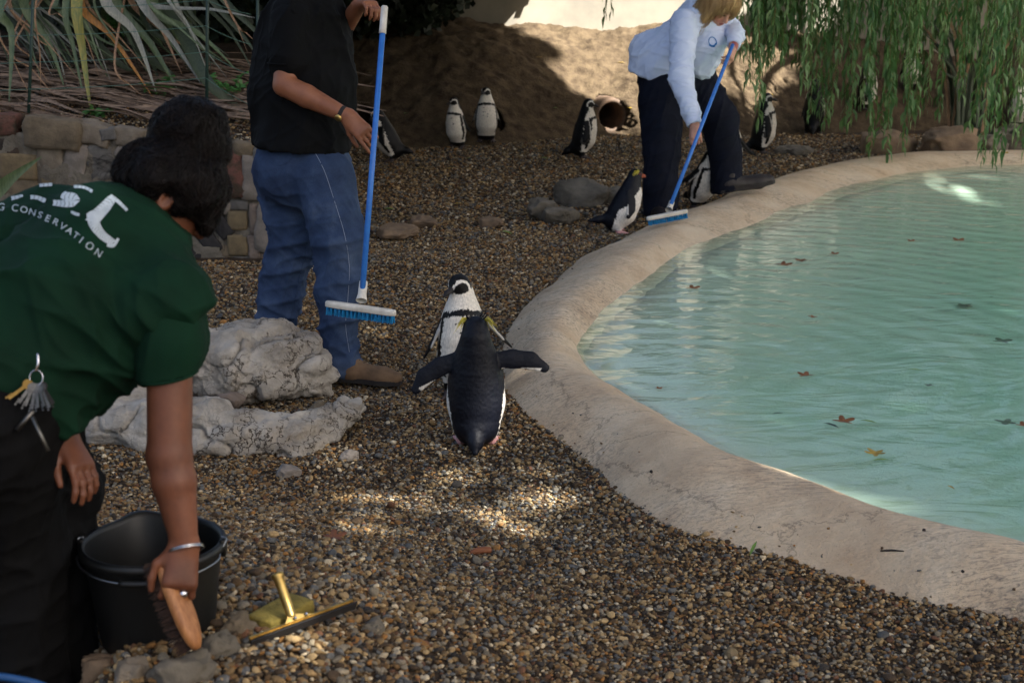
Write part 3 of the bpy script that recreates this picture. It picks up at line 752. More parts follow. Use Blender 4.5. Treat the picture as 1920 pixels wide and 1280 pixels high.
tag(gravel('bed_gravel', np.stack([x, y, bed_z(x, y)+s*.3], 1), s, seed=5, dark=1.0), 'pale gravel on the bed along the top of the stone wall', 'gravel')

# ---- flax: long strap leaves arching out of the frame and hanging back into it
m_fx = {
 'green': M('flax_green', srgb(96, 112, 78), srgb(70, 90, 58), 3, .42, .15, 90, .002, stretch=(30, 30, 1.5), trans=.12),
 'grey': M('flax_grey', srgb(150, 150, 138), srgb(116, 120, 112), 3, .42, .15, 90, .002, stretch=(30, 30, 1.5), trans=.12),
 'yellow': M('flax_yellow', srgb(150, 138, 62), srgb(98, 112, 56), 3, .42, .15, 90, .002, stretch=(24, 24, 1.5), trans=.12),
 'orange': M('flax_orange', srgb(176, 118, 44), srgb(128, 88, 40), 3, .45, .15, 90, .002, stretch=(24, 24, 1.5), trans=.12),
 'tan': M('flax_dead', srgb(166, 132, 100), srgb(116, 88, 64), 3, .7, .3, 90, .002, stretch=(30, 30, 2)),
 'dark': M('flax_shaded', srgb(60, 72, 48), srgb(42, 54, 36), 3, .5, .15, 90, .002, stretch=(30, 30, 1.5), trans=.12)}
def strap(plant, base, pts, wpx, d, kind, fold=.35, twist=0.0, dd=0.0):
    P = [np.asarray(base)]
    a = unp(*pts[0], d); up = a+np.array([(base[0]-a[0])*.35, (base[1]-a[1])*.45, .42]); P.append((np.asarray(base)+up)/2+[0, 0, .25]); P.append(up)
    for i, (u, v) in enumerate(pts): P.append(unp(u, v, d-dd*i))
    C = catmull(P, 30); m = len(C); w = wpx*d/FPX*.43
    t = np.linspace(0, 1, m); W_ = w*np.clip(np.minimum(1, (t+.12)*2.2), 0, 1)*np.clip((1-t)*2.1, .03, 1)**.85
    side = [np.array([math.cos(twist*q), math.sin(twist*q)*.8, .12]) for q in t]
    b = MB(); b.ribbon(C, W_, np.array(side), fold); return b.build('leaf', m_fx[kind], plant)
fb = np.array([-2.75, 11.75, 1.15])
flax = thing('flax_plant', fb, 'big flax with long drooping strap leaves above the stone wall', 'plant')
for pts, w_, d, k, tw in [
 ([(146,-5),(156,100),(172,222)],31,10.1,'yellow',.2), ([(150,0),(212,72),(286,182)],23,10.35,'orange',.5), ([(196,-5),(252,62),(292,172)],30,10.3,'grey',.5),
 ([(214,-5),(282,82),(335,172)],28,10.5,'green',.5), ([(262,-5),(322,72),(377,158)],24,10.3,'grey',-.3), ([(262,2),(400,20),(478,34)],27,10.4,'grey',.8),
 ([(290,18),(370,62),(442,130)],24,10.5,'green',.6), ([(2,5),(22,62),(17,192)],30,10.0,'green',.2), ([(44,-5),(92,82),(122,168)],25,10.3,'green',.5),
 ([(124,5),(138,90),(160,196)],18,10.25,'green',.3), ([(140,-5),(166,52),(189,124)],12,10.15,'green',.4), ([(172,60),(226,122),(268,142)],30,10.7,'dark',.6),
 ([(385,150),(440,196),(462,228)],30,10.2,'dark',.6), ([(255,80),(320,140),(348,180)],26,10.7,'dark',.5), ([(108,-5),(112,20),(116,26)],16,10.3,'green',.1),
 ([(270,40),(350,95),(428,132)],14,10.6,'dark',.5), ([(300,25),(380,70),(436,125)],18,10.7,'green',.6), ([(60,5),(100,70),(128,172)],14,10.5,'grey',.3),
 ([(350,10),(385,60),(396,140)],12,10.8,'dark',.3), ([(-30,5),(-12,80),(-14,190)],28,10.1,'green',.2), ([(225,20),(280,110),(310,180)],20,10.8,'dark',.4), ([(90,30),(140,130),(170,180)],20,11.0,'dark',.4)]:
    strap(flax, fb+[random.uniform(-.25, .25), random.uniform(-.2, .2), 0], pts, w_, d, k, .35, tw)
for pts in ([(15,-5),(82,72),(153,156)],[(70,-5),(75,100),(77,180)],[(140,15),(166,82),(188,152)],[(25,88),(62,132),(115,196)],[(0,35),(28,120),(66,196)],[(418,-5),(440,38),(464,98)],[(440,40),(462,62),(478,78)],[(95,15),(108,25),(120,34)],[(215,120),(245,160),(268,180)],[(28,60),(60,110),(95,160)]):
    strap(flax, fb, pts, 5.5, 10.05+random.uniform(-.05, .2), 'tan', .5, .2)
for q in range(46):                                           # more hanging leaves
    u = random.uniform(-30, 330); L_ = random.uniform(40, 150); strap(flax, fb+[random.uniform(-.4, .4), .1, 0], [(u, -10), (u+L_*.35+8, random.uniform(40, 70)), (u+L_*.8+14, random.uniform(90, 180))], random.uniform(7, 17), random.uniform(10.3, 10.9), random.choice(['green', 'green', 'grey', 'dark', 'tan']), .3, random.uniform(0, .7))
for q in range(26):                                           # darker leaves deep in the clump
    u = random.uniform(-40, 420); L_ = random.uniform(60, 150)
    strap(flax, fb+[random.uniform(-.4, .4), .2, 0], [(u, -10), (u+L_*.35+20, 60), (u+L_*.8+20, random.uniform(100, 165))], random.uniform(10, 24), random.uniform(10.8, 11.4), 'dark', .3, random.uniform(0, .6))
lb = np.array([-2.1, 8.0, .02]); fl2 = thing('flax_plant', lb, 'single green strap leaf of a small flax at the left edge, before the wall', 'plant')
for pts, w_ in (([(-90,420),(-30,380),(20,335),(78,294)],26),([(-140,430),(-90,380),(-60,330)],24)):
    C = catmull([lb+[-.25, 0, 0]]+[unp(*p, 8.0) for p in pts], 20); t = np.linspace(0, 1, len(C)); b = MB(); b.ribbon(C, w_*8/FPX*.5*np.clip((1-t)*3, .04, 1), np.array([.5, .1, .85]), .3); b.build('leaf', m_fx['green'], fl2)
# fallen flax straw
b = MB()
for q in range(520):
    x = random.uniform(-4.6, -1.65); y = random.uniform(Wc[1]+.45, Wc[1]+2.2)
    L_ = random.uniform(.3, .9); a = random.gauss(-.18, .28); z = float(bed_z(np.array([x]), np.array([y]))[0])+random.uniform(.01, .10)
    p0 = np.array([x, y, z]); p1 = p0+[L_*math.cos(a), L_*math.sin(a)-.1, random.uniform(-.06, .05)-.1*L_]; mid = (p0+p1)/2+[0, 0, random.uniform(-.01, .05)]
    w_ = random.uniform(.005, .017); b.ribbon([p0, mid, p1], [w_*.6, w_, w_*.3], np.array([0, .6, random.uniform(-.5, .8)]), .3)
m_straw = M('flax_straw', srgb(150, 126, 104), srgb(70, 54, 44), 2.2, .8, .3, 80, .003, stretch=(3, 30, 30), ramp=(.3, .7))
tag(b.build('flax_litter', m_straw), 'heap of dead brown flax leaves lying under the plant', 'litter', kind='stuff')
# small weeds
m_weed = M('weed_leaf', srgb(78, 128, 58), srgb(54, 98, 44), 5, .5, trans=.2)
def weed(c, h, n, label, sz=.05):
    t = thing('leafy_weed', c, label, 'weed', 'weeds growing in the flax bed'); b = MB(); s_ = MB()
    for q in range(n):
        a = random.uniform(0, 6.28); tip = np.asarray(c)+[math.cos(a)*h*.6, math.sin(a)*h*.5, h*random.uniform(.4, 1)]
        C = catmull([c, (np.asarray(c)+tip)/2+[0, 0, h*.15], tip], 8); s_.tube(C, .0025, 4, False)
        for e in range(3, len(C), 1):
            for sd in (-1, 1):
                dr = nrm([random.uniform(-1, 1), random.uniform(-1, .2), random.uniform(-.2, .5)]); l_ = sz*random.uniform(.7, 1.2)
                b.ribbon([C[e], C[e]+dr*l_*.5, C[e]+dr*l_+[0, 0, -.2*l_]], [.004, l_*.26, .002], nrm(np.cross(dr, [0, -.5, 1])), .15)
    s_.build('stem', m_weed, t); b.build('leaves', m_weed, t, kind='stuff')
for u, v, d, h, n, lb_ in ((425,205,10.4,.22,9,'fresh green weed with toothed leaves beside the fence post near the man'), (300,188,10.5,.16,7,'low green weed behind the bending keeper\'s hair bun'),
    (185,222,9.95,.09,5,'tiny green weed at the foot of the yellow flax leaf'), (232,70,11.0,.18,6,'shaded green weed inside the flax clump')):
    p = unp(u, v, d); p[2] = max(p[2], float(bed_z(np.array([p[0]]), np.array([p[1]]))[0])); weed(p, h, n, lb_)
# fence of green posts and line wires
m_post = M('green_coated_steel', srgb(28, 52, 44), rough=.5)
m_wire = M('green_wire', srgb(70, 104, 92), rough=.45)
fence = thing('wire_fence', unp(60, 214, 9.75), 'thin green wire fence on posts along the flax bed', 'fence')
posts = [((-400,222),(-392,-140),9.9), ((50,213),(68,-140),9.75), ((386,190),(390,-150),9.9), ((482,255),(483,-150),9.95)]
for a, c, d in posts: b = MB(); b.tube([unp(*a, d)-[0, 0, .1], unp(*c, d)], .0105, 10); b.build('post', m_post, fence)
for k in range(7):
    b = MB(); pts = []
    for i in range(len(posts)-1):
        (a, c, d), (a2, c2, d2) = posts[i], posts[i+1]
        for t in np.linspace(0, 1, 8, endpoint=False):
            f = k/7+.13; A_ = unp(*a, d)+(unp(*c, d)-unp(*a, d))*f; B_ = unp(*a2, d2)+(unp(*c2, d2)-unp(*a2, d2))*f; p = A_+(B_-A_)*t; p[2] -= .05*t*(1-t); p[1] -= .02; pts.append(p)
    b.tube(pts, .0021, 5); b.build('wire', m_wire, fence)

# ---- dark leaves added to stand for deep shade: hedge behind the bed and a mass against the wall
m_shadeleaf = M('shade_leaf', srgb(34, 46, 26), srgb(22, 30, 18), 3, .5, trans=.08)
m_shadewood = M('shade_wood', srgb(40, 32, 26), rough=.95)
def backdrop(name, c, rad, n, size, label, seed):
    r = np.random.default_rng(seed); t = thing(name, (c[0], c[1], c[2]-rad[2]), label, 'dark foliage')
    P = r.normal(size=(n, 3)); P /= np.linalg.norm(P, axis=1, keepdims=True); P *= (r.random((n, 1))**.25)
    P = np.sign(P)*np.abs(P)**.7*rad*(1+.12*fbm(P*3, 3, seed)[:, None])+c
    V, F = leaf_quads(P, size, np.array([0, -.6, .5]), .7, r); obj('crown', V, F, m_shadeleaf, t, smooth=False, kind='stuff')
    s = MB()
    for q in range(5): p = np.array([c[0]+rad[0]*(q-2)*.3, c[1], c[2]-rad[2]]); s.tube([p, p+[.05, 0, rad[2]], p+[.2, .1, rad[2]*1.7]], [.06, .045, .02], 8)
    s.build('trunk', m_shadewood, t)
backdrop('shade_backdrop', np.array([-4.6, 13.4, 2.3]), np.array([2.9, .7, 1.7]), 24000, .10, 'added dark leafy hedge filling the shade behind the flax', 71)
backdrop('shade_mass', np.array([-1.75, 16.3, 2.25]), np.array([1.55, .55, 1.5]), 14000, .09, 'added dark leafy mass standing in for shade on the wall left of the sunlit mound', 72)

# ---- weeping willow over the far end of the pool
m_will = M('willow_leaf', srgb(96, 132, 70), srgb(66, 104, 54), 2.5, .42, trans=.3)
m_will2 = M('willow_leaf_pale', srgb(132, 160, 104), srgb(98, 134, 80), 2.5, .42, trans=.3)
m_twig = M('willow_twig', srgb(128, 116, 58), srgb(96, 84, 44), 6, .6)
wb = np.array([5.2, 16.2, 0]); will = thing('weeping_willow', wb, 'weeping willow hanging over the far edge of the pool', 'tree')
b = MB(); b.tube(catmull([wb, wb+[-.1, -.1, 1.2], wb+[-.25, -.5, 2.8], wb+[-.3, -.9, 4.2]], 16), np.linspace(.24, .12, 16), 16); b.build('trunk', m_bark, will)
b = MB()
for q in range(8):
    tg = np.array([random.uniform(5.0, 7.8), random.uniform(11.8, 15.5), random.uniform(3.6, 4.8)]); st = wb+[-.25, -.6, random.uniform(2.6, 4)]
    b.tube(catmull([st, (st+tg)/2+[0, 0, .9], tg], 10), np.linspace(.07, .012, 11), 6)
b.build('limbs', m_bark, will)
def strand(u, vbot, d, seed, dens=1.0):
    r = np.random.default_rng(seed); bot = unp(u, vbot, d); ztop = 3.4+r.uniform(0, .9); n = max(5, int((ztop-bot[2])/.16))
    sway = r.normal(0, .05, 2); P = []
    for i in range(n+1):
        t = i/n; P.append([bot[0]+sway[0]*(1-t)*3+.03*math.sin(t*7+seed), bot[1]+sway[1]*(1-t)*3, ztop+(bot[2]-ztop)*t])
    C = catmull(P, n*2)
    s = MB(); s.tube(C, np.linspace(.005, .0017, len(C)), 4, False); so = s.build('hanging_branch', m_twig, will)
    L = MB(); z = 2.25; prev = 0
    arc = np.linspace(0, 1, len(C))
    step = .021/dens; zz = bot[2]+.005
    while zz < min(2.35, ztop-.1):
        p = np.array([np.interp(zz, C[::-1, 2], C[::-1, k]) for k in range(3)])
        a = r.uniform(0, 6.28); out = np.array([math.cos(a), math.sin(a), 0]); l_ = r.uniform(.075, .135)
        dr = nrm(out*r.uniform(.25, .75)+[0, 0, -1]); sd = nrm(np.cross(dr, r.normal(size=3))); w_ = l_*r.uniform(.075, .12)
        q1 = p+dr*l_*.4+out*.012; q2 = p+nrm(dr+[0, 0, -.5])*l_
        L.ribbon([p, p+(q1-p)*.5, q1, q2], [.001, w_*.8, w_, .0008], sd, .2)
        zz += step*r.uniform(.5, 1.5)
    if L.n: obj('leaves', np.concatenate(L.V), L.F, m_will2 if r.random() < .25 else m_will, so, kind='stuff')
ws = [(1395,95,12.4),(1405,150,12.6),(1420,190,12.6),(1415,225,12.5),(1440,120,12.8),(1455,100,12.6),(1470,85,12.9),(1500,160,13.1),(1515,215,13.0),(1530,205,13.2),(1545,230,13.0),(1560,205,12.9),(1590,232,13.4),(1600,225,13.0),
 (1630,282,12.9),(1655,288,12.9),(1645,250,13.2),(1668,230,13.4),(1700,275,13.0),(1715,225,13.1),(1740,180,13.5),(1755,210,13.3),(1790,160,13.2),(1820,235,13.4),(1835,205,13.1),(1848,300,12.8),(1862,306,12.8),(1872,290,12.9),(1895,250,13.2),(1912,262,13.0),(1925,280,13.0),(1140,30,13.5),(1148,22,13.6)]
for i, (u, v, d) in enumerate(ws): strand(u, v, d, 300+i, .55 if u < 1200 else 1.0)
for i in range(150):
    u = random.uniform(1395, 2010); lim = 120 if u < 1500 else 215
    strand(u, random.uniform(20, lim), random.uniform(12.6, 13.7 if u < 1720 else 15.4), 400+i)
# dark strappy clump under the willow
rb = unp(1812, 232, 14.6); rb[2] = .02; reed = thing('reed_clump', rb, 'dark clump of upright strappy leaves under the willow', 'plant')
for q in range(46):
    a = random.uniform(-1, 1); tip = rb+[a*random.uniform(.3, .75), random.uniform(-.25, .2), random.uniform(.7, 1.5)]
    C = catmull([rb+[a*.16, random.uniform(-.1, .1), 0], (rb+tip)/2+[a*-.06, 0, .2], tip], 8); b = MB(); b.ribbon(C, .014*np.clip((1-np.linspace(0, 1, len(C)))*3, .05, 1), np.array([1, .3, 0]), .3); b.build('leaf', m_fx['dark' if q % 4 else 'tan'], reed)

# ---- rocks
m_lime = None
def rock_mat():
    m, nt, N, L, P = newmat('weathered_limestone')
    vec = vec_node(nt); n1 = noise_node(nt, vec, 5, 7, .65); n2 = noise_node(nt, vec, 1.8, 4, .6)
    c = ramp_node(nt, n1.outputs[0], [(.3, srgb(140, 132, 122)), (.5, srgb(194, 186, 174)), (.7, srgb(222, 216, 206))]).outputs[0]
    c = mix_node(nt, ramp_node(nt, n2.outputs[0], [(.5, (0,)*3), (.68, (.4,)*3)]).outputs[0], c, srgb(160, 140, 112))
    vo = N.new('ShaderNodeTexVoronoi'); vo.feature = 'DISTANCE_TO_EDGE'; vo.inputs['Scale'].default_value = 7.5
    wn_ = noise_node(nt, vec, 9, 4, .6); mixv = mix_node(nt, .3, vec, wn_.outputs['Color']); L.new(mixv, vo.inputs['Vector'])
    cr = ramp_node(nt, vo.outputs['Distance'], [(.0, (0,)*3), (.045, (1,)*3)])
    mk = noise_node(nt, vec, 3.2, 3, .5); mk = ramp_node(nt, mk.outputs[0], [(.46, (1,)*3), (.58, (0,)*3)])
    cr = N.new('ShaderNodeMix'); cr.data_type = 'RGBA'; cr.blend_type = 'LIGHTEN'; cr.inputs[0].default_value = 1
    L.new(ramp_node(nt, vo.outputs['Distance'], [(.0, (0,)*3), (.03, (1,)*3)]).outputs[0], cr.inputs[6]); L.new(mk.outputs[0], cr.inputs[7])
    class _O: pass
    o_ = _O(); o_.outputs = [cr.outputs[2]]; cr = o_
    c = mix_node(nt, cr.outputs[0], srgb(72, 60, 50), c)
    L.new(c, P.inputs['Base Color']); P.inputs['Roughness'].default_value = .9; P.inputs['Specular IOR Level'].default_value = .2
    b = bump_node(nt, cr.outputs[0], 1, .015); n3 = noise_node(nt, vec, 16, 8, .72); b = bump_node(nt, n3.outputs[0], 1.0, .05, b)
    L.new(b, P.inputs['Normal']); return m
m_lime = rock_mat()
def sdf_rock(name, prims, h, amp, seed, label, mat, origin=None, group=None, cat='rock', qt=(.9, .985)):
    s = Sdf(h)
    for p in prims: s.ell(p[0], p[1], k=p[2] if len(p) > 2 else .05)
    V, Q = s.mesh(); N_ = vnormals(V, Q)
    r0 = np.random.default_rng(seed); cc = V.mean(0)           # split faces
    for _ in range(34):
        n0 = nrm(r0.normal(size=3)*[1, 1, .8]); e0 = (V-cc)@n0; lim = np.quantile(e0, r0.uniform(*qt)); V = V-np.outer(np.clip(e0-lim, 0, None)*.85, n0)
    N_ = vnormals(V, Q)
    V = V+N_*(ridge(V*4.2, 5, seed)*amp*.55+fbm(V*11, 5, seed+3, .62)*amp*.6+(np.abs(vnoise(V*np.array([5, 5, 13]), seed+8))-.3)*amp*1.1-np.exp(-(vnoise(V*np.array([4, 4, 6])+.4*vnoise(V*9, 3)[:, None], seed+4)/.05)**2)*amp*1.0+fbm(V*34, 3, seed+6)*amp*.22)[:, None]
    return tag(obj(name, V, Q, mat, origin=origin), label, cat, group)
E = lambda u, v, d: unp(u, v, d)
sdf_rock('boulder', [(E(470,690,6.75),(.20,.24,.16)), (E(560,690,6.75),(.19,.22,.145)), (E(400,680,6.8),(.17,.22,.15)), (E(500,632,6.9),(.22,.2,.10)), (E(605,700,6.8),(.13,.17,.13)), (E(430,735,6.7),(.1,.12,.06)), (E(330,690,6.9),(.2,.25,.14))],
   .009, .042, 81, 'large cracked pale limestone boulder beside the man\'s shoe', m_lime)
ledge = []
for u, v, d, rx, rz in ((120,800,6.35,.14,.12),(200,795,6.3,.15,.115),(290,800,6.25,.15,.11),(380,800,6.2,.15,.10),(460,812,6.15,.14,.085),(540,815,6.15,.13,.085),(600,805,6.25,.10,.085),(650,775,6.35,.085,.085),(665,748,6.6,.06,.065),(250,762,6.45,.18,.07)):
    ledge.append((E(u, v, d), (rx, .15 if u < 600 else .09, rz)))
sdf_rock('rock_ledge', ledge, .009, .034, 83, 'long low limestone ledge curving in front of the cracked boulder', m_lime, qt=(.955, .995))
def stone(name, u, v, d, half, kind, seed, label, rot=0, sq=.25, rough=.22, cat='rock', group=None, z=None):
    a = math.radians(rot); ax = np.array([[math.cos(a), math.sin(a), 0], [-math.sin(a), math.cos(a), 0], [0, 0, 1]])
    V, F = stone_mesh(np.zeros(3), np.eye(3), half, seed, rough, 16, sq)
    D_ = V/np.linalg.norm(V, axis=1, keepdims=True); V = V*(1+.30*vnoise(D_*1.6+seed, seed)+.16*ridge(D_*2.7+seed, 3, seed+1)+.05*fbm(D_*9, 3, seed))[:, None]
    r0 = np.random.default_rng(seed)
    for _ in range(4):
        n0 = nrm(r0.normal(size=3)+[0, -.3, .5]); e0 = V@n0-.72*np.abs(half*n0).sum(); V = V-np.outer(np.clip(e0, 0, None)*.8, n0)
    V = V@ax+unp(u, v, d)
    return tag(obj(name, V, F, m_st[kind] if isinstance(kind, str) else kind), label, cat, group)
m_grock = M('grey_rock', srgb(112, 104, 91), srgb(76, 70, 59), 6, .85, .6, 30, .015)
m_brock = M('brown_rock', srgb(134, 112, 88), srgb(92, 76, 60), 6, .85, .6, 30, .015)
stone('rock', 1095, 366, 11.6, (.17,.17,.08), m_grock, 901, 'humped grey rock behind the crested penguin by the pool rim')
stone('rock', 1162, 372, 11.7, (.13,.15,.07), m_grock, 902, 'brown-grey rock half hidden by the crested penguin and the keeper\'s leg')
stone('rock', 1018, 392, 11.05, (.085,.11,.055), m_grock, 903, 'dark pointed grey rock, left of the flat one near the crested penguin')
stone('rock', 1045, 404, 10.9, (.10,.10,.045), m_grock, 904, 'flat-topped grey rock in front of the humped one')
stone('flat_stone', 745, 433, 10.35, (.13,.12,.03), m_brock, 905, 'flat buff stone sunk in gravel right of the man\'s pole, nearest one', group='flat stones sunk in the gravel')
stone('flat_stone', 790, 416, 10.75, (.09,.1,.03), m_brock, 906, 'small flat buff stone sunk in gravel behind the nearest one', group='flat stones sunk in the gravel')
stone('flat_stone', 918, 417, 10.75, (.07,.09,.025), m_brock, 907, 'small flat buff stone alone in the middle of the gravel', group='flat stones sunk in the gravel')
stone('flat_stone', 1492, 284, 14.2, (.13,.12,.04), m_grock, 908, 'low dark grey stone in the gravel below the penguins near the willow')
stone('rock', 1655, 272, 14.3, (.22,.2,.09), m_brock, 909, 'low brown rock under the willow, left of the paler ones')
stone('rock', 1782, 268, 14.1, (.19,.18,.11), m_brock, 910, 'rounded brown rock at the far pool rim below the willow')
stone('rock', 1852, 276, 14.2, (.13,.15,.09), m_grock, 911, 'small grey rock at the far rim beside a hanging willow tip')
stone('rock', 1905, 270, 14.4, (.22,.18,.12), m_grock, 912, 'dark rock at the right edge behind the far rim')
for i, (u, v, hx, hz, k, lb_) in enumerate(((345,1268,.052,.036,m_grock,'big grey stone on the ground in front of the bucket'), (195,1256,.045,.03,m_brock,'brown stone left of the big grey one before the bucket'), (245,1268,.03,.03,m_st['beige'],'tan cobble between the two stones before the bucket'),
     (410,1215,.035,.03,m_grock,'grey cobble right of the bucket near the brush'), (445,1180,.03,.025,m_st['tan'],'tan cobble left of the sponge'), (540,885,.035,.022,m_st['pale'],'pale pinkish stone on the gravel below the limestone ledge'),
     (655,855,.03,.02,m_st['pale'],'white flat stone just right of the limestone ledge'), (702,1180,.025,.022,m_grock,'grey and white stone right of the squeegee blade'), (1370,1225,.017,.013,m_st['yellow'],'bright yellow-orange pebble in the gravel at bottom right'), (810,665,.02,.014,m_st['yellow'],'yellow stone behind the crested penguin\'s left flipper'),
     (430,750,.05,.025,m_st['pink'],'reddish flint resting under the cracked boulder'), (600,772,.04,.03,m_st['tan'],'tan stone lying in the hollow of the ledge'))):
    p, t = gpt(u, v+6)
    if v == 750 or v == 772: t = 6.45 if v == 750 else 6.4
    stone('stone', u, v, t, (hx, hx*.85, hz), k, 930+i, lb_, rot=random.uniform(0, 90), sq=.3, rough=.2, cat='stone')
# ================================================================== PENGUINS
def surf_pt(u, v):
    """view ray against ground or mound"""
    o = np.array([0, 0, CAM_H]); d = unp(u, v, 1.0)-o; t = np.arange(4.0, 22, .01); P = o+t[:, None]*d
    g = ground_z(P[:, 0], P[:, 1]); g = np.where((P[:, 1] > 14.2) & (P[:, 1] < 17.3), np.maximum(g, mound_z(P[:, 0], P[:, 1])), g)
    return P[int(np.argmax(P[:, 2] <= g))]
m_peng = M('penguin_plumage', (0, 0, 0), attr=True, scale=150, rough=.5, bump=.35, bscale=260, bdist=.003, spec=.22, stretch=(1, 1, .35))
m_crest = M('crest_yellow', srgb(214, 196, 70), srgb(160, 150, 50), 30, .6)
m_crestb = M('crest_black', srgb(20, 22, 30), rough=.6)
m_eye = M('penguin_eye', srgb(24, 12, 10), rough=.1)
m_iris = M('penguin_iris', srgb(150, 60, 50), rough=.2)
BLK_A, BLK_R = np.array(srgb(10, 10, 11)), np.array(srgb(10, 13, 23)); WHT = np.array(srgb(228, 222, 212)); PINK = np.array(srgb(214, 160, 158)); BILL = np.array(srgb(44, 42, 44)); RBILL = np.array(srgb(160, 84, 60))
def rotm(ax, a):
    return np.array(Matrix.Rotation(a, 3, Vector(ax)))
def seg_d(P, a, b):
    ab = b-a; t = np.clip(((P-a)@ab)/(ab@ab+1e-12), 0, 1); return np.linalg.norm(P-a-t[:, None]*ab, axis=1), t
def penguin(base, yaw, species, label, scale=.95, lean=0, hyaw=0, hpitch=0, fl=((14, 0, 0), (14, 0, 0)), h=.0065, fat=1.0, group=None, seed=0, tail=0, roll=0):
    rock = species == 'rock'
    A = rotm((0, 1, 0), R(lean))@rotm((1, 0, 0), R(roll)); hip = np.array([0, 0, .11])
    T = lambda p: hip+A@(np.asarray(p, float)-hip)
    if rock: C = [(-.015,0,.105),(.015,0,.19),(.022,0,.28),(.02,0,.36),(.008,0,.425),(.004,0,.475)]; Rr = [.096,.110,.104,.088,.068,.057]; hr = .05
    else: C = [(-.015,0,.105),(.012,0,.19),(.018,0,.28),(.018,0,.36),(.008,0,.425),(.003,0,.475)]; Rr = [.084,.104,.099,.082,.06,.046]; hr = .0435
    Rr = [r*(fat if i < 4 else 1) for i, r in enumerate(Rr)]
    C = [T(p) for p in C]; nk = C[-1]
    Hm = A@rotm((0, 0, 1), R(hyaw))@rotm((0, 1, 0), R(hpitch))
    if lean > 12: Hm = rotm((0, 1, 0), R(-lean*.75))@Hm
    HP = lambda p: nk+Hm@np.asarray(p, float)
    hc = HP((.010, 0, .038))
    s = Sdf(h/scale)
    s.chain(C, Rr, k=.03)
    s.cap(nk, hc, Rr[-1], hr, k=.02); s.ell(hc, np.array([hr*1.12, hr*.95, hr]), Hm.T, k=.015)
    b0, b1, b2 = HP((.042, 0, .032)), HP((.085, 0, .026)), HP((.112 if not rock else .10, 0, .014))
    br = .017 if rock else .014
    s.chain([b0, b1, b2], [br*1.1, br*.8, .005], k=.012)
    tl = [T((-.07, 0, .10)), T((-.125-.03*tail, 0, .055)), T((-.165-.06*tail, 0, .02))]
    if tl[-1][2] < .012: tl[-1][2] = .012
    if tl[1][2] < .03: tl[1][2] = .03
    s.chain(tl, [.045, .028, .012], k=.03)
    legs = []
    for sg in (-1, 1):
        l0, l1 = np.array([.0, sg*.05, .085]), np.array([.0, sg*.066, .022]); s.cap(l0, l1, .034, .018, k=.025); legs.append((l0, l1))
        for dy in (-.026, 0, .026):
            tp = np.array([.082-abs(dy)*.4, sg*.072+dy*1.05, .009]); s.cap(l1*[1, 1, .7], tp, .013, .007, k=.012); legs.append((l1*[1, 1, .7], tp))
    flip = []
    for sg, (out, fwd, tw) in zip((1, -1), fl):
        S_ = T((.0, sg*(.072 if not rock else .078)*fat, .375)); o_, f_ = R(out), R(fwd)
        D = A@np.array([math.sin(f_)*math.cos(o_), sg*math.sin(o_), -math.cos(o_)*math.cos(f_)]); D = nrm(D)
        fw = A@np.array([1.0, 0, 0]); fw = nrm(fw-D*np.dot(D, fw)); nn = np.cross(D, fw)
        q = rotm(D, R(tw)*sg); fw = q@fw; nn = q@nn
        P_ = [S_, S_+D*.07+fw*.008, S_+D*.145+fw*.0, S_+D*.205-fw*.03]; rr = [.034, .033, .03, .017] if not rock else [.036, .040, .038, .022]
        for i in range(3): s.cap(P_[i], P_[i+1], rr[i], rr[i+1], k=.01, sq=nn, f=.30)
        flip.append((P_, rr, nn, fw, sg))
    V, Q = s.mesh(); V = relax(V, Q, 1, .4)
    # ---- plumage colours
    n = len(V); X = (V-hip)@A+hip                              # back to the upright bird
    dt = np.min([seg_d(V, C[i], C[i+1])[0]-Rr[i] for i in range(len(C)-1)]+[np.linalg.norm(V-hc, axis=1)-hr], 0)
    ph = np.degrees(np.abs(np.arctan2(X[:, 1], X[:, 0]-.0))); z = X[:, 2]
    nz = fbm(V*60, 2, seed)*4+vnoise(V*np.array([240, 240, 70]), seed+3)*5
    BL = BLK_R if rock else BLK_A; col = np.tile(BL, (n, 1))
    if rock:
        lim = 66+46*sst(.32, .18, z)-24*sst(.36, .43, z); wh = (ph+nz < lim) & (z < .435)
        col[wh] = WHT
    else:
        lim = 97-22*sst(.40, .45, z); wh = (ph+nz < lim) & (z > .07); col[wh] = WHT
        pb = 64+6*sst(.3, .15, z); top = .388+.012*np.cos(np.radians(ph*2))
        band = ((np.abs(ph-pb+nz*.6) < 8.5) & (z < top) & (z > .10)) | ((np.abs(z-top+nz*.0012) < .0125) & (ph < pb+8.5))
        col[band & wh] = BL
        sr = np.random.default_rng(seed+5)
        for _ in range(7):
            sp_ = np.array([.1, sr.uniform(-.04, .04), sr.uniform(.27, .37)]); m_ = (np.linalg.norm((X-sp_)[:, 1:], axis=1) < .0045) & (X[:, 0] > .05); col[m_] = BL*1.5
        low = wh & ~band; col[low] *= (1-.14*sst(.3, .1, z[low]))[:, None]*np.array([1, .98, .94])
    # head
    hd = np.linalg.norm(V-hc, axis=1) < hr*1.32; Y = (V-hc)@Hm
    if rock: col[hd] = BL
    else:
        r2 = np.hypot(Y[:, 0]-.020, (Y[:, 2]+.010)*1.05)
        mask = r2 < .0295; ring = (r2 < .043) & (Y[:, 2] < .036) & (np.abs(Y[:, 1]) > .010+.012*(Y[:, 2] > .015))
        hcol = np.where(mask[:, None], BL, np.where(ring[:, None], WHT, BL)); hcol = np.where(((Y[:, 2] < -.02) & (Y[:, 0] > -.012) & ~mask)[:, None], WHT, hcol)
        hcol = np.where(((np.abs(Y[:, 1]) < .012) & (Y[:, 0] > .01) & (Y[:, 2] > .0))[:, None], BL, hcol)
        col[hd] = hcol[hd]
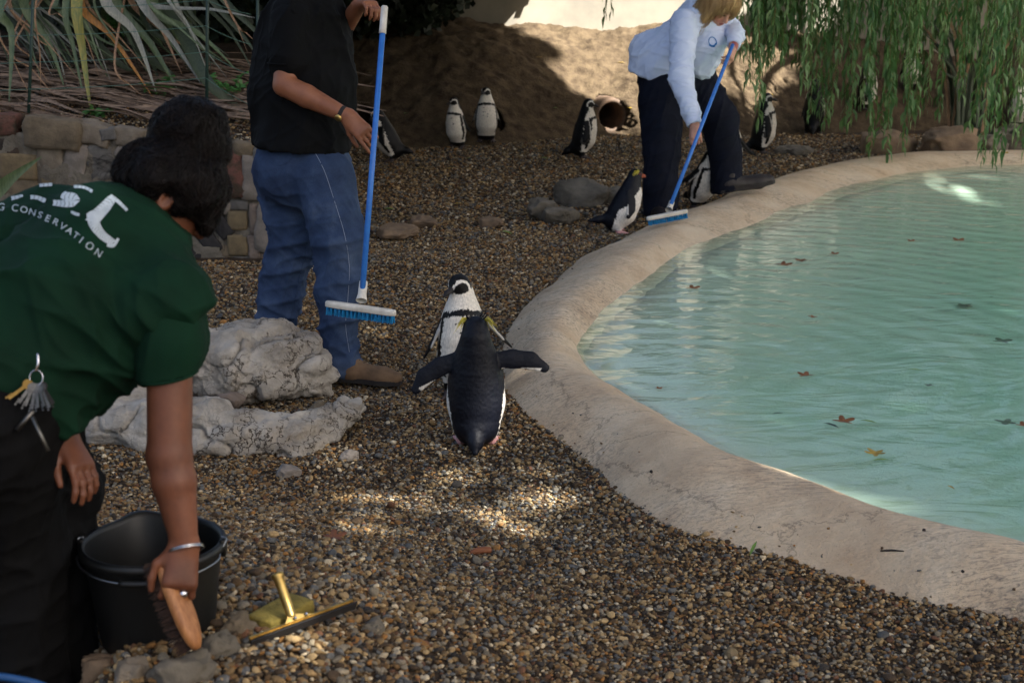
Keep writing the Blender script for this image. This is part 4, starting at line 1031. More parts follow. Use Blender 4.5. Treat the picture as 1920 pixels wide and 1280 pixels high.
    bk = np.minimum(seg_d(V, b0, b1)[0]-br, seg_d(V, b1, b2)[0]-.009) < .004; bk &= ((V-hc)@Hm)[:, 0] > hr*.95
    col[bk] = RBILL if rock else BILL
    for (P_, rr, nn, fw, sg) in flip:
        best = np.full(n, 9.); tt = np.zeros(n)
        for i in range(3):
            d_, t_ = seg_d(V, P_[i], P_[i+1]); e_ = d_-.036; m_ = e_ < best; best[m_] = e_[m_]; tt[m_] = (i+t_[m_])/3
        isf = (best < .0) & (dt > best+.004) & (tt > .08)
        q = V-P_[0]; side = q@fw; outw = -sg*(q@nn)
        inner = outw < -.002
        fc = np.tile(BL*(1.15 if rock else 1), (n, 1))
        if rock: fc[inner] = WHT*.8; fc[(side < -.031) & (tt > .05) & (tt < .95)] = WHT*.85
        else: fc[inner] = WHT*.10; fc[(np.abs(side+.004) < .005+nz*.0008) & inner] = BL; fc[(side > .026) & (tt < .8)] = WHT*.6
        col[isf] = fc[isf]
    lg = np.min([seg_d(V, a, b)[0] for a, b in legs], 0); ft = (V[:, 2] < .034) & (lg < .03); col[ft] = PINK if rock else np.array(srgb(70, 62, 62))
    tt_ = np.minimum(seg_d(V, tl[0], tl[1])[0], seg_d(V, tl[1], tl[2])[0]) < .035; col[tt_ & (X[:, 0] < -.07)] = BL*1.1
    N_ = vnormals(V, Q); V = V+N_*(fbm(V*90, 2, seed+2)*.0012)[:, None]
    Rz = rotm((0, 0, 1), R(yaw)); W_ = lambda P: (np.asarray(P)*scale)@Rz.T+np.asarray(base)
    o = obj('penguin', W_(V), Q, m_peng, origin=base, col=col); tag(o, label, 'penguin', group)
    # eyes
    for sg in (1, -1):
        c = hc+Hm@np.array([hr*.62, sg*hr*.76, .010]); b = MB(); ax = Hm@np.array([.35, sg, .15])
        b.lathe([(.0001, .006), (.004, .0048), (.006, .002), (.0065, -.003)], W_(c), Rz@ax, 10); b.build('eye', m_eye if not rock else m_iris, o)
    if rock:
        r = np.random.default_rng(seed+9); by, bb = MB(), MB()
        for sg in (1, -1):
            for q in range(16):
                st = hc+Hm@np.array([hr*r.uniform(-.1, .75), sg*hr*r.uniform(.5, .8), hr*r.uniform(.45, .75)])
                d1 = Hm@np.array([-.55, sg*r.uniform(.5, 1.1), r.uniform(.1, .6)]); d2 = Hm@np.array([-.7, sg*r.uniform(.3, .8), r.uniform(-1.3, -.5)])
                l_ = r.uniform(.035, .06); P_ = catmull([st, st+d1*l_*.5, st+d1*l_*.6+d2*l_*.8], 6)
                by.ribbon(W_(P_), .0032*np.clip((1-np.linspace(0, 1, len(P_)))*2.5, .1, 1)*scale, nrm(r.normal(size=3)), .2)
            for q in range(9):
                st = hc+Hm@np.array([hr*r.uniform(-.4, .3), sg*hr*r.uniform(.2, .7), hr*.8]); l_ = r.uniform(.02, .04)
                d1 = Hm@np.array([-.8, sg*r.uniform(.2, .9), r.uniform(.4, 1)]); bb.ribbon(W_([st, st+d1*l_*.5, st+d1*l_]), np.array([.003, .0028, .0005])*scale, nrm(r.normal(size=3)), .2)
        by.build('yellow_crest', m_crest, o, kind='stuff'); bb.build('black_crest', m_crestb, o, kind='stuff')
    return o
GP = 'african penguins round the pool'
pA, _ = gpt(893, 832)
penguin(pA, 90, 'rock', 'crested penguin seen from behind with both flippers spread, centre foreground', .92, lean=-4, hpitch=18, fl=((62, -8, -70), (90, -8, -70)), h=.0042, fat=1.08, seed=1)
pB = surf_pt(868, 742)
penguin(pB, -82, 'afr', 'black-footed penguin facing the viewer behind the crested one, head turned left', .97, lean=-2, hyaw=-52, hpitch=12, fl=((42, 8, 0), (26, 8, 0)), h=.0042, fat=1.05, seed=2, group=GP)
penguin(unp(240, 745, 6.55), 25, 'rock', 'penguin perched on the limestone ledge, mostly hidden behind the bending keeper', .92, lean=20, fl=((14, -10, 0), (14, -10, 0)), seed=3, tail=.6)
penguin(surf_pt(738, 303), 172, 'afr', 'hunched penguin preening just right of the man\'s hand and pole', .92, lean=22, hyaw=25, hpitch=45, fl=((22, 18, 20), (16, 0, 0)), seed=4, group=GP)
penguin(surf_pt(858, 277), -118, 'afr', 'smaller penguin of the pair at the foot of the mound, looking left', .86, lean=8, hyaw=-25, fl=((16, -6, 0), (20, -10, 0)), seed=5, group=GP)
penguin(surf_pt(912, 266), -88, 'afr', 'taller penguin of the pair at the foot of the mound, belly to the viewer', .92, lean=0, hyaw=-30, fl=((20, -8, 0), (20, -8, 0)), seed=6, group=GP, fat=1.06)
penguin(surf_pt(1090, 297), 4, 'afr', 'penguin in profile facing right in front of the burrow pipe', .96, lean=7, fl=((10, 0, 0), (12, 10, 0)), seed=7, group=GP)
penguin(surf_pt(1157, 436), 6, 'rock', 'crested penguin with yellow brows and orange bill beside the woman\'s leg', .80, lean=21, hpitch=-6, fl=((12, 0, 0), (14, 22, 10)), h=.0055, fat=1.05, seed=8, tail=1.0)
penguin(surf_pt(1310, 390), -52, 'afr', 'penguin bending down between the legs of the woman in pale blue', .86, lean=18, hyaw=30, hpitch=35, fl=((14, 0, 0), (24, -22, 0)), seed=9, group=GP)
penguin(surf_pt(1366, 338), 62, 'afr', 'penguin hidden behind the woman\'s leg with one flipper sticking out', .9, lean=8, fl=((14, 0, 0), (44, 10, 50)), seed=10, group=GP)
penguin(surf_pt(1426, 288), 4, 'afr', 'penguin in profile facing right between the woman and the willow', .98, lean=4, fl=((10, 0, 0), (16, 14, 0)), seed=11, group=GP)
penguin(surf_pt(1524, 252), 78, 'afr', 'dark penguin turned away behind the left hanging willow branches', .98, lean=0, fl=((14, 0, 0), (28, 10, 0)), seed=12, group=GP, h=.008)
penguin(surf_pt(1622, 206), -30, 'afr', 'penguin deep in shade on the slope behind the willow branches', .9, fl=((14, 0, 0), (14, 0, 0)), seed=13, group=GP, h=.008)
penguin(surf_pt(1706, 168), -75, 'afr', 'farthest penguin, high on the slope behind the willow', .9, fl=((14, 0, 0), (14, 0, 0)), seed=14, group=GP, h=.008)
penguin(surf_pt(1908, 240), -100, 'afr', 'penguin at the right edge behind the hanging willow tips', .9, fl=((14, 0, 0), (14, 0, 0)), seed=15, group=GP, h=.008)
# ================================================================== PEOPLE
J = unp
def skin_mat(name, c1, c2): return M(name, c1, c2, scale=14, rough=.48, bump=.25, bscale=190, bdist=.0015, spec=.4, ramp=(.3, .75), sss=.05)
def cloth(name, c1, c2, sc=9, weave=600, rough=.85, sheen=.0): return M(name, c1, c2, scale=sc, rough=rough, bump=.3, bscale=weave, bdist=.0008, spec=.15, ramp=(.35, .7), sheen=sheen)
def ortho(f, n): f = nrm(f); n = np.asarray(n, float); n = nrm(n-f*np.dot(f, n)); return f, n, np.cross(n, f)
def hand(s, wr, f, n, curls, thumb, side=1, sc=1.0, rw=.03, spread=.16):
    """palm and five fingers; f = wrist to knuckles, n = back of the hand, thumb on side*cross(n,f)"""
    f, n, sd = ortho(f, n); sd = sd*side
    L = .088*sc
    for o, r in ((-.028, .0135), (-.009, .015), (.010, .015), (.027, .0145)): s.cap(wr+sd*o*.55*sc, wr+f*L+sd*o*sc, .017*sc, r*.92*sc, k=.014)
    s.cap(wr+f*.02*sc, wr+f*.07*sc-n*.004, .02*sc, .018*sc, k=.02, sq=n, f=.8)
    lens = [(.034, .021, .018), (.042, .027, .02), (.046, .029, .021), (.042, .026, .02)]; offs = (-.029, -.0095, .0105, .029); tips = []
    for i in range(4):
        p = wr+f*(L-.004)+sd*offs[i]*sc; a = 0; d0 = nrm(f+sd*(offs[i]/.03)*spread*.5); r = (.0082, .0088, .009, .0088)[i]*sc
        c = curls[i] if np.ndim(curls[i]) else (curls[i], curls[i]*1.1, curls[i]*.7)
        for q in range(3):
            a += R(c[q]); d = d0*math.cos(a)-n*math.sin(a); e = p+d*lens[i][q]*sc; s.cap(p, e, r*(1.05-.06*q), r*(.98-.09*q), k=.0045); p = e
        tips.append((p, d, n))
    b0 = wr+f*.022*sc+sd*.022*sc-n*.006; td = [nrm(sd*t[0]+f*t[1]-n*t[2]) for t in thumb]
    p1 = b0+td[0]*.042*sc; p2 = p1+td[1]*.034*sc; p3 = p2+td[2]*.026*sc
    s.cap(b0, p1, .0165*sc, .0115*sc, k=.014); s.cap(p1, p2, .0112*sc, .0098*sc, k=.006); s.cap(p2, p3, .0098*sc, .0078*sc, k=.005)
    return tips
def folds(V, N_, dirs, amp, freq, seed, mask=None):
    """cloth creases: narrow ridges running along each direction"""
    o = np.zeros(len(V))
    for i, (d, a) in enumerate(dirs):
        d = nrm(d); along = np.outer(V@d, d); P = (V-along)*freq+along*freq*.22
        n1_ = vnoise(P+i*31, seed+i*3); n2_ = vnoise(P*1.9+i*17, seed+i*3+1); o += a*(1.6*(1-np.abs(n1_))**5+.8*(1-np.abs(n2_))**5-.55)
    o *= amp
    if mask is not None: o *= mask
    return V+N_*o[:, None]
def garment(s, name, mat, parent, dirs=None, amp=.006, freq=9, seed=0, maskf=None, rel=1, col=None):
    V, Q = s.mesh(); V = relax(V, Q, rel, .5); N_ = vnormals(V, Q)
    if dirs: V = folds(V, N_, dirs, amp, freq, seed, maskf(V) if maskf else None)
    o = obj(name, V, Q, mat, parent, col=col); return o, V, Q
def shoe(name, parent, heel, toe, w, hgt, msole, mupper, up=(0, 0, 1), lace=None):
    f = nrm(np.asarray(toe)-heel); up = nrm(up); L = np.linalg.norm(np.asarray(toe)-heel); sd = np.cross(up, f); heel = np.asarray(heel, float)
    s = Sdf(.005); P = lambda a, b, c: heel+f*a*L+up*b+sd*c
    s.cap(P(.14, hgt*.55, 0), P(.3, hgt*.55, 0), w*.46, w*.44, k=.03); s.cap(P(.3, hgt*.45, 0), P(.72, hgt*.34, 0), w*.46, w*.46, k=.03); s.cap(P(.72, hgt*.36, 0), P(.88, hgt*.36, 0), w*.45, w*.40, k=.03, sq=up, f=.8)
    s.cap(P(.2, hgt*.6, 0), P(.2, hgt*1.15, 0), w*.44, w*.40, k=.03); s.cut(P(0, .012, 0), -np.asarray(up)); V, Q = s.mesh()
    N_ = vnormals(V, Q); V = V+N_*(fbm(V*22, 3, 3)*.003)[:, None]
    o = obj(name, V, Q, mupper, parent)
    prof = [(.0, .36), (.03, .44), (.12, .5), (.3, .47), (.5, .46), (.68, .52), (.84, .48), (.94, .34), (1.0, .12)]
    pts = [(a, b) for a, b in prof]+[(a, -b) for a, b in prof[::-1]]; V = [P(a, z, b*w) for z in (0, .022) for a, b in pts]; n = len(pts)
    obj('sole', V, [tuple(range(n)), tuple(range(2*n-1, n-1, -1))]+[(i, (i+1) % n, n+(i+1) % n, n+i) for i in range(n)], msole, o, smooth=False)
    if lace is not None:
        b = MB()
        for q in range(4): c = .34+.07*q; hh = hgt*(1.02-.17*q)+.012; b.tube([P(c, hh*.8, -w*.3), P(c+.02, hh+.008, 0), P(c, hh*.8, w*.3)], .0025, 5)
        b.build('lace', lace, o)
    return o
def strands(name, parent, tree, starts, flow, n, length, mat, rad=.0007, lift=.003, seed=0, jit=.25):
    r = np.random.default_rng(seed); b = MB()
    for q in range(n):
        p = np.array(starts[r.integers(len(starts))]); P = []
        L_ = length*r.uniform(.5, 1.2); st = L_/7; lf = lift*r.uniform(.3, 1.8); jv = r.normal(0, jit, 3)
        for e in range(8):
            loc, nn, _, _ = tree.find_nearest(Vector(p))
            if loc is None: break
            loc = np.array(loc); nn = np.array(nn); P.append(loc+nn*lf*(1+.3*e*r.random()))
            d = flow(loc)+jv; d = d-nn*np.dot(d, nn); p = loc+nrm(d)*st
        if len(P) > 4: b.tube(P, np.concatenate([np.full(len(P)-1, rad), [rad*.3]]), 3, False)
    return b.build(name, mat, parent, kind='stuff')

sk_fair = skin_mat('skin_fair', srgb(190, 134, 106), srgb(162, 106, 82)); sk_tan = skin_mat('skin_tan', srgb(150, 98, 70), srgb(122, 74, 52)); sk_brown = skin_mat('skin_warm', srgb(118, 72, 49), srgb(86, 50, 35))
m_navy = cloth('navy_twill', srgb(17, 21, 34), srgb(11, 14, 24)); m_black = cloth('black_cotton', srgb(8, 9, 11), srgb(5, 6, 7)); m_char = cloth('charcoal_twill', srgb(11, 11, 12), srgb(7, 7, 8))
m_pale = cloth('pale_blue_fleece', srgb(214, 224, 244), srgb(198, 210, 236), 7, 420, .9); m_green = cloth('bottle_green_cotton', srgb(12, 46, 30), srgb(8, 34, 22), 6, 700)
def denim():
    m, nt, N, L, P = newmat('blue_denim'); vec = vec_node(nt)
    n1 = noise_node(nt, vec, 4.5, 5, .6); n2 = noise_node(nt, vec_node(nt, (500, 500, 90)), 1, 2, .6)
    c = ramp_node(nt, n1.outputs[0], [(.35, srgb(40, 53, 78)), (.52, srgb(52, 68, 96)), (.76, srgb(82, 97, 122))]).outputs[0]
    L.new(mix_node(nt, .35, c, ramp_node(nt, n2.outputs[0], [(.3, (.5,)*3), (.7, (1.4,)*3)]).outputs[0], 'MULTIPLY'), P.inputs['Base Color']); P.inputs['Roughness'].default_value = .85; P.inputs['Specular IOR Level'].default_value = .15
    L.new(bump_node(nt, n2.outputs[0], .3, .001), P.inputs['Normal']); return m
m_denim = denim(); m_stitch = M('denim_stitch', srgb(150, 160, 176), rough=.9)
m_suede = M('brown_suede', srgb(122, 96, 70), srgb(92, 70, 50), 12, .9, .3, 200, .001); m_rubber = M('dark_rubber', srgb(34, 30, 28), rough=.8); m_boot = M('dark_boot_leather', srgb(34, 25, 23), srgb(22, 17, 17), 10, .6, .3, 120, .002)
m_blond = M('blond_hair', srgb(202, 168, 114), srgb(156, 120, 74), 6, .5, .5, 120, .002, stretch=(8, 8, .8)); m_dark = M('dark_hair', srgb(12, 8, 8), srgb(7, 5, 5), 8, .5, .4, 90, .002, spec=.12)
m_steel = M('bright_steel', srgb(200, 200, 205), rough=.22, metal=1); m_brass = M('worn_brass', srgb(206, 176, 108), srgb(160, 132, 78), 20, .4, metal=1); m_white = M('white_plastic', srgb(224, 220, 210), srgb(196, 190, 178), 14, .5); m_print = M('white_print', srgb(190, 200, 206), srgb(168, 180, 188), 40, .8)
X_ = np.array([1., 0, 0]); Y_ = np.array([0, 1., 0]); Z_ = np.array([0, 0, 1.])

# ---------------------------------------------------------------- man with the long-handled deck brush
man_base = np.array([J(600, 700, 7.05)[0], J(600, 700, 7.05)[1], 0])
s = Sdf(.0065)
hd = J(612, -72, 7.05); s.ell(hd, (.098, .078, .12), k=.03); s.cap(J(585, 10, 7.08), hd-[.01, 0, .06], .062, .055, k=.03); s.cap(hd+[.085, 0, -.01], hd+[.112, 0, -.03], .014, .016, k=.012)
s.cap(J(575, 60, 7.1), J(572, 290, 7.1), .15, .15, k=.05); s.cap(J(560, 40, 6.95), J(560, 40, 7.28), .08, .08, k=.04)
sh, el, wr = J(547, 38, 6.9), J(533, 160, 6.84), J(652, 218, 6.80)
s.cap(sh, el, .062, .05, k=.02); s.cap(el, el+(wr-el)*.35, .049, .051, k=.008); s.cap(el+(wr-el)*.35, wr, .051, .031, k=.008); s.cap(wr, wr+nrm(wr-el)*.02, .031, .028, k=.015, sq=Y_, f=.8)
poleT, poleB = J(721, 14, 6.82), J(678, 548, 6.66); pd = nrm(poleB-poleT)
hf = nrm(J(694, 262, 6.79)-wr); hand(s, wr, hf, np.array([.12, -.9, .25]), [(18, 30, 20), (24, 36, 24), (28, 40, 26), (8, 14, 12)], [(.5, .8, .5), (.2, .95, .5), (.1, 1, .4)], side=-1, sc=1.08)
l0, l1, l2 = J(600, 40, 7.28), J(640, 60, 7.2), J(672, 12, 6.98); s.cap(l0, l1, .06, .045, k=.03); s.cap(l1, l2, .046, .034, k=.02)
hand(s, l2, nrm(J(716, 2, 6.83)-l2), np.array([.0, .1, -.2])+Z_, [(40, 60, 40)]*4, [(.3, .8, .6), (.1, .9, .5), (.0, 1, .4)], side=1, sc=1.05)
s.chain([J(600, 320, 7.02), J(640, 460, 7.0), J(650, 690, 7.05)], [.085, .06, .042], k=.03); s.chain([J(548, 320, 7.2), J(550, 460, 7.25), J(512, 660, 7.32)], [.085, .06, .042], k=.03)
V, Q = s.mesh(); V = relax(V, Q, 1, .4)
man = obj('person', V, Q, sk_tan, origin=man_base); tag(man, 'man in black shirt and blue jeans standing with a long brush, head out of view', 'person')
s = Sdf(.008)
s.cap(J(575, 45, 7.09), J(573, 170, 7.09), .195, .205, k=.06, sq=Y_, f=1.12); s.cap(J(573, 170, 7.09), J(565, 300, 7.09), .205, .222, k=.06, sq=Y_, f=1.05); s.cap(J(520, 60, 7.1), J(505, 190, 7.1), .08, .08, k=.08)
s.cap(J(610, 110, 7.08), J(615, 215, 7.08), .10, .10, k=.06)
s.cap(sh+[0, .02, .02], sh+(el-sh)*.62, .095, .084, k=.03); s.cut(J(570, 276, 7.09), np.array([-.08, 0, -1.])); V0 = None
s2 = Sdf(.008); s2.cap(sh, sh+(el-sh)*.62, .094, .078, k=.02); s2.cut(sh+(el-sh)*.66, el-sh)
shirtm, V, Q = garment(s, 'shirt', m_black, man, [((.2, 0, 1), .7), ((.7, -.3, .6), .8), ((-.6, 0, .8), .5)], .010, 7, 5)
garment(s2, 'sleeve', m_black, man, [((.3, 0, 1), 1)], .005, 9, 8)
b = MB(); cuff = catmull([sh+(el-sh)*.62+np.array([math.cos(a)*.083, math.sin(a)*.083, 0])+nrm(el-sh)*.012 for a in np.linspace(0, 2*math.pi, 13)], 24); b.tube(cuff, .004, 6); b.build('sleeve_hem', m_black, man)
s = Sdf(.008)
s.ell(J(572, 315, 7.1), (.205, .19, .17), k=.05); s.ell(J(522, 325, 7.12), (.11, .16, .13), k=.06); s.cap(J(572, 262, 7.1), J(570, 320, 7.1), .185, .19, k=.04)
nl = [J(606, 335, 7.0), J(640, 455, 6.97), J(634, 560, 7.0), J(634, 655, 7.03)]; s.chain(nl, [.14, .108, .084, .084], k=.03)
s.cap(J(636, 660, 7.03), J(648, 684, 7.02), .088, .082, k=.02); s.cap(J(668, 672, 7.0), J(640, 668, 7.0), .022, .03, k=.02)
s.chain([J(540, 340, 7.2), J(550, 450, 7.24), J(526, 560, 7.29), J(506, 690, 7.33)], [.145, .112, .09, .085], k=.03)
s.cut(J(645, 697, 7.03), np.array([-.25, 0, -1.]))
def dm(V): return .35+.65*sst(.95, .5, V[:, 2])
jeans, VJ, QJ = garment(s, 'jeans', m_denim, man, [((1, 0, .25), .9), ((.7, 0, -.7), .5), ((.1, 0, 1), .35)], .013, 9, 15, dm)
tj = bvh(VJ, QJ)
def project(px, tree, off=.0015):
    o = Vector((0, 0, CAM_H)); out = []
    for (u, v) in px:
        d = (Vector(unp(u, v, 1.0))-o).normalized(); loc, nn, _, _ = tree.ray_cast(o, d)
        out.append(None if loc is None else np.array(loc)+np.array(nn)*off)
    return out
def seam(px, tree, rad, mat, parent, name='seam', n=40):
    P = project(catmull(np.array(px, float), n), tree, .001); P = [p for p in P if p is not None]
    b = MB(); b.tube(P, rad, 5); b.build(name, mat, parent)
seam([(587,280),(608,320),(628,380),(646,440),(655,500),(652,560),(648,610),(655,660)], tj, .0010, m_stitch, jeans)
seam([(583,425),(574,470),(562,520),(550,575),(545,600)], tj, .0018, m_denim, jeans)
seam([(505,300),(520,310),(540,304),(552,285)], tj, .0018, m_denim, jeans, 'pocket')
shoe('shoe', man, J(632, 708, 7.02)*[1, 1, 0]+[0, 0, .015], J(752, 690, 6.9)*[1, 1, 0]+[0, 0, .015], .105, .075, m_rubber, m_suede, lace=m_rubber)
shoe('shoe', man, J(505, 670, 7.4)*[1, 1, 0]+[-.05, 0, .01], J(610, 660, 7.35)*[1, 1, 0]+[-.03, 0, .01], .105, .075, m_rubber, m_suede)
ax = nrm(wr-el); wc = wr-ax*.028; b = MB(); b.lathe([(.0325, -.010), (.0345, -.008), (.0345, .008), (.0325, .010)], wc, ax, 24); b.build('watch_strap', m_rubber, man)
wn_ = nrm(np.array([-.25, -.75, -.55])); wn_ = nrm(wn_-ax*np.dot(wn_, ax)); b = MB(); b.lathe([(.0001, .008), (.012, .008), (.0165, .006), (.0165, -.004)], wc+wn_*.033, wn_, 24); b.build('watch_case', m_brass, man)
b = MB(); b.lathe([(.0001, .012), (.06, .006), (.1, -.02), (.105, -.05)], hd+[-.01, 0, .085], (0, 0, 1), 24); b.build('hair', m_dark, man)

# ---------------------------------------------------------------- deck brushes
m_bluep = M('blue_lacquered_pole', srgb(54, 124, 208), srgb(46, 110, 194), 30, .42, .1, 200, .001); m_bris = M('cyan_bristle', srgb(20, 144, 200), srgb(14, 116, 176), 60, .6)
def deck_brush(top, bot, headc, hx, L, label, grip=True, wid=.042):
    """pole, socket, block with rows of tufts; hx = direction of the block's length"""
    t = thing('deck_brush', headc, label, 'brush', 'blue and white deck brushes'); d = nrm(bot-top); hx = nrm(hx); up = nrm(-d+hx*np.dot(d, hx)); up = nrm(Z_-hx*np.dot(Z_, hx)); sd = np.cross(up, hx)
    b = MB(); b.tube([top+d*(.10 if grip else 0), bot], .0125, 16); b.build('pole', m_bluep, t)
    if grip: b = MB(); b.lathe([(.001, -.005), (.012, -.005), (.0155, .0), (.0155, .1), (.0165, .118), (.012, .12)], top, d, 16); b.build('grip', m_white, t)
    b = MB(); b.lathe([(.013, -.062), (.0185, -.06), (.019, 0), (.024, .03)], bot, nrm(headc-bot), 18); b.build('socket', m_white, t)
    V = []; n = 10; prof = []                                  # block with rounded ends and edges
    for i in range(24):
        a = 2*math.pi*i/24; cx = math.cos(a); cy = math.sin(a); prof.append((np.sign(cx)*abs(cx)**.35*L/2, np.sign(cy)*abs(cy)**.6*wid/2))
    for z, k in ((-.011, .93), (-.009, 1), (.006, 1), (.010, .96), (.012, .86)): V += [headc+hx*(x-np.sign(x)*(1-k)*.03)+sd*y*k+up*z for x, y in prof]
    F = [(r*24+i, r*24+(i+1) % 24, (r+1)*24+(i+1) % 24, (r+1)*24+i) for r in range(4) for i in range(24)]+[tuple(range(23, -1, -1)), tuple(96+i for i in range(24))]
    blk = obj('brush_block', V, F, m_white, t); bb = MB(); rr = random.Random(3)
    for i in range(17):
        for j in range(4):
            c = headc+hx*(-L/2+.014+i*(L-.028)/16)+sd*(-.013+j*.0087)-up*.011
            for q in range(7):
                a = rr.uniform(0, 6.28); o = (hx*math.cos(a)+sd*math.sin(a))*.0026; fl_ = hx*rr.uniform(-.005, .005)+sd*rr.uniform(-.004, .004); bb.tube([c+o, c+o*1.6+fl_-up*.034], [.0016, .0013], 4, False)
    bb.build('bristles', m_bris, t, kind='stuff'); return t
b1c = J(676, 578, 6.62); deck_brush(poleT, J(679, 552, 6.65), b1c, J(735, 590, 6.60)-J(615, 573, 6.66), .315, 'blue deck brush with white head held up off the gravel by the man')
# ---------------------------------------------------------------- woman in pale blue
wb_ = flat(1300, 395, 0); s = Sdf(.0065)
hc = J(1349, 17, 10.88); fdir = nrm(np.array([.42, -.55, -.62])); up = nrm(np.array([.35, -.25, .8])); up = nrm(up-fdir*np.dot(up, fdir)); sdv = np.cross(up, fdir)
HA = np.array([fdir, sdv, up]); HPt = lambda a, b, c: hc+fdir*a+sdv*b+up*c
s.ell(HPt(0, 0, .01), (.095, .075, .115), HA, k=.03); s.ell(HPt(.035, 0, -.06), (.055, .055, .06), HA, k=.03); s.cap(HPt(.09, 0, .012), HPt(.108, 0, -.018), .010, .015, k=.012); s.cap(HPt(.085, -.018, -.055), HPt(.085, .018, -.055), .009, .009, k=.008)
for g in (-1, 1): s.ell(HPt(.088, g*.034, .012), (.012, .014, .010), HA, k=.006, sub=True); s.ell(HPt(.0, g*.078, -.005), (.02, .012, .03), HA, k=.01); s.ell(HPt(.055, g*.045, -.035), (.03, .025, .03), HA, k=.02)
s.cap(J(1330, 22, 11.05), HPt(-.03, 0, -.06), .06, .05, k=.03)
s.cap(J(1315, 35, 11.05), J(1262, 150, 11.2), .14, .15, k=.05)
rs, re, rw_ = J(1283, 48, 10.86), J(1276, 148, 10.66), J(1303, 236, 10.53); s.chain([rs, re, rw_], [.055, .047, .03], k=.03)
bT, bB = J(1366, 108, 10.78), J(1258, 385, 10.62)
hand(s, rw_, nrm(J(1306, 262, 10.50)-rw_), np.array([-.15, -.95, .2]), [(40, 60, 40)]*4, [(.4, .9, .5), (.1, 1, .4), (0, 1, .3)], side=-1, sc=.98)
ls, le, lw = J(1358, 40, 11.08), J(1380, 64, 10.95), J(1374, 92, 10.80); s.chain([ls, le, lw], [.055, .047, .03], k=.03)
hand(s, lw, nrm(J(1367, 118, 10.72)-lw), np.array([.8, -.5, .2]), [(35, 55, 40)]*4, [(.4, .9, .5), (.1, 1, .4), (0, 1, .3)], side=1, sc=.98)
s.chain([J(1245, 180, 11.15), J(1238, 285, 11.1), J(1235, 390, 11.1)], [.085, .06, .042], k=.03); s.chain([J(1318, 170, 11.2), J(1356, 250, 11.22), J(1366, 345, 11.25)], [.085, .06, .042], k=.03)
V, Q = s.mesh(); V = relax(V, Q, 1, .4); n_ = len(V); Yh = (V-hc)@HA.T; base = np.tile(np.array(srgb(204, 150, 126)), (n_, 1))
fm = Yh[:, 0] > .045
base[fm & (np.hypot(Yh[:, 1], (Yh[:, 2]+.055)*2.2) < .024)] = srgb(168, 92, 84)
for g in (-1, 1):
    base[fm & (np.hypot(Yh[:, 1]-g*.033, (Yh[:, 2]-.012)*1.8) < .014)] = srgb(70, 48, 42); base[fm & (np.hypot(Yh[:, 1]-g*.034, (Yh[:, 2]-.036)*3.2) < .018)] = srgb(150, 108, 76)
    ck = fm & (np.hypot(Yh[:, 1]-g*.045, Yh[:, 2]+.025) < .03); base[ck] = base[ck]*[1.02, .86, .84]
m_wskin = M('skin_rosy', (0, 0, 0), attr=True, scale=16, rough=.5, spec=.35)
wom = obj('person', V, Q, m_wskin, origin=wb_, col=base); tag(wom, 'blond woman in pale blue sweatshirt bending to scrub the pool rim', 'person')
s = Sdf(.008)
s.chain([J(1318, 30, 11.08), J(1290, 80, 11.12), J(1250, 120, 11.2), J(1235, 150, 11.25)], [.16, .195, .215, .20], k=.06); s.cap(J(1328, 75, 11.0), J(1310, 118, 11.05), .13, .12, k=.06); s.cap(J(1225, 100, 11.25), J(1218, 125, 11.25), .17, .15, k=.05)
s.cap(rs, J(1350, 28, 11.0), .09, .10, k=.05); s.cap(ls+[0, .02, 0], J(1350, 40, 11.1), .085, .1, k=.05)
s.cap(J(1335, 10, 11.02), J(1342, 22, 10.98), .085, .075, k=.03)
s.cut(J(1258, 158, 11.2), np.array([-.30, 0, -1.]))
shw, VW, QW = garment(s, 'sweatshirt', m_pale, wom, [((.6, 0, .8), .8), ((.9, 0, -.2), .7), ((.2, -.5, .8), .4)], .011, 7, 25)
s = Sdf(.007); s.chain([rs+[.0, -.01, .01], re, rw_+(re-rw_)*.10], [.098, .078, .052], k=.03); s.cut(rw_+(re-rw_)*.02, rw_-re); garment(s, 'sleeve', m_pale, wom, [((1, 0, .15), 1), ((.8, 0, -.5), .5)], .007, 9, 28)
s = Sdf(.007); s.chain([ls, le, lw+(le-lw)*.3], [.08, .058, .045], k=.03); s.cut(lw+(le-lw)*.22, lw-le); garment(s, 'sleeve', m_pale, wom, [((1, 0, .15), 1)], .009, 11, 29)
for a_, b_, r_ in ((rw_, re, .051), (lw+(le-lw)*.2, le, .045)):
    ax = nrm(np.asarray(b_)-a_); b = MB(); b.lathe([(r_*.9, -.006), (r_*1.03, 0), (r_*1.06, .02), (r_*1.02, .04)], a_+ax*.012, ax, 24); b.build('cuff', m_pale, wom)
tw = bvh(VW, QW)
m_logo = M('blue_print', srgb(40, 120, 190), rough=.8)
lg = MB()
P = project([(1336+7.2*math.cos(a)*1.0, 79-9*math.sin(a)+2*math.cos(a)) for a in np.linspace(-.3, 2*math.pi-.9, 22)], tw, .003); P = [p for p in P if p is not None]
if len(P) > 5: lg.tube(P, .0028, 5)
P = project([(1330, 84), (1334, 87), (1339, 86), (1343, 82)], tw, .003); P = [p for p in P if p is not None]
if len(P) > 2: lg.tube(P, .0065, 5)
if lg.n: lg.build('chest_logo', m_logo, shw)
s = Sdf(.008)
s.ell(J(1258, 165, 11.2), (.22, .2, .17), k=.05); s.cap(J(1245, 130, 11.2), J(1290, 140, 11.18), .19, .17, k=.05); s.chain([J(1240, 190, 11.12), J(1241, 285, 11.06), J(1238, 345, 11.06), J(1240, 392, 11.08)], [.165, .13, .118, .118], k=.03)
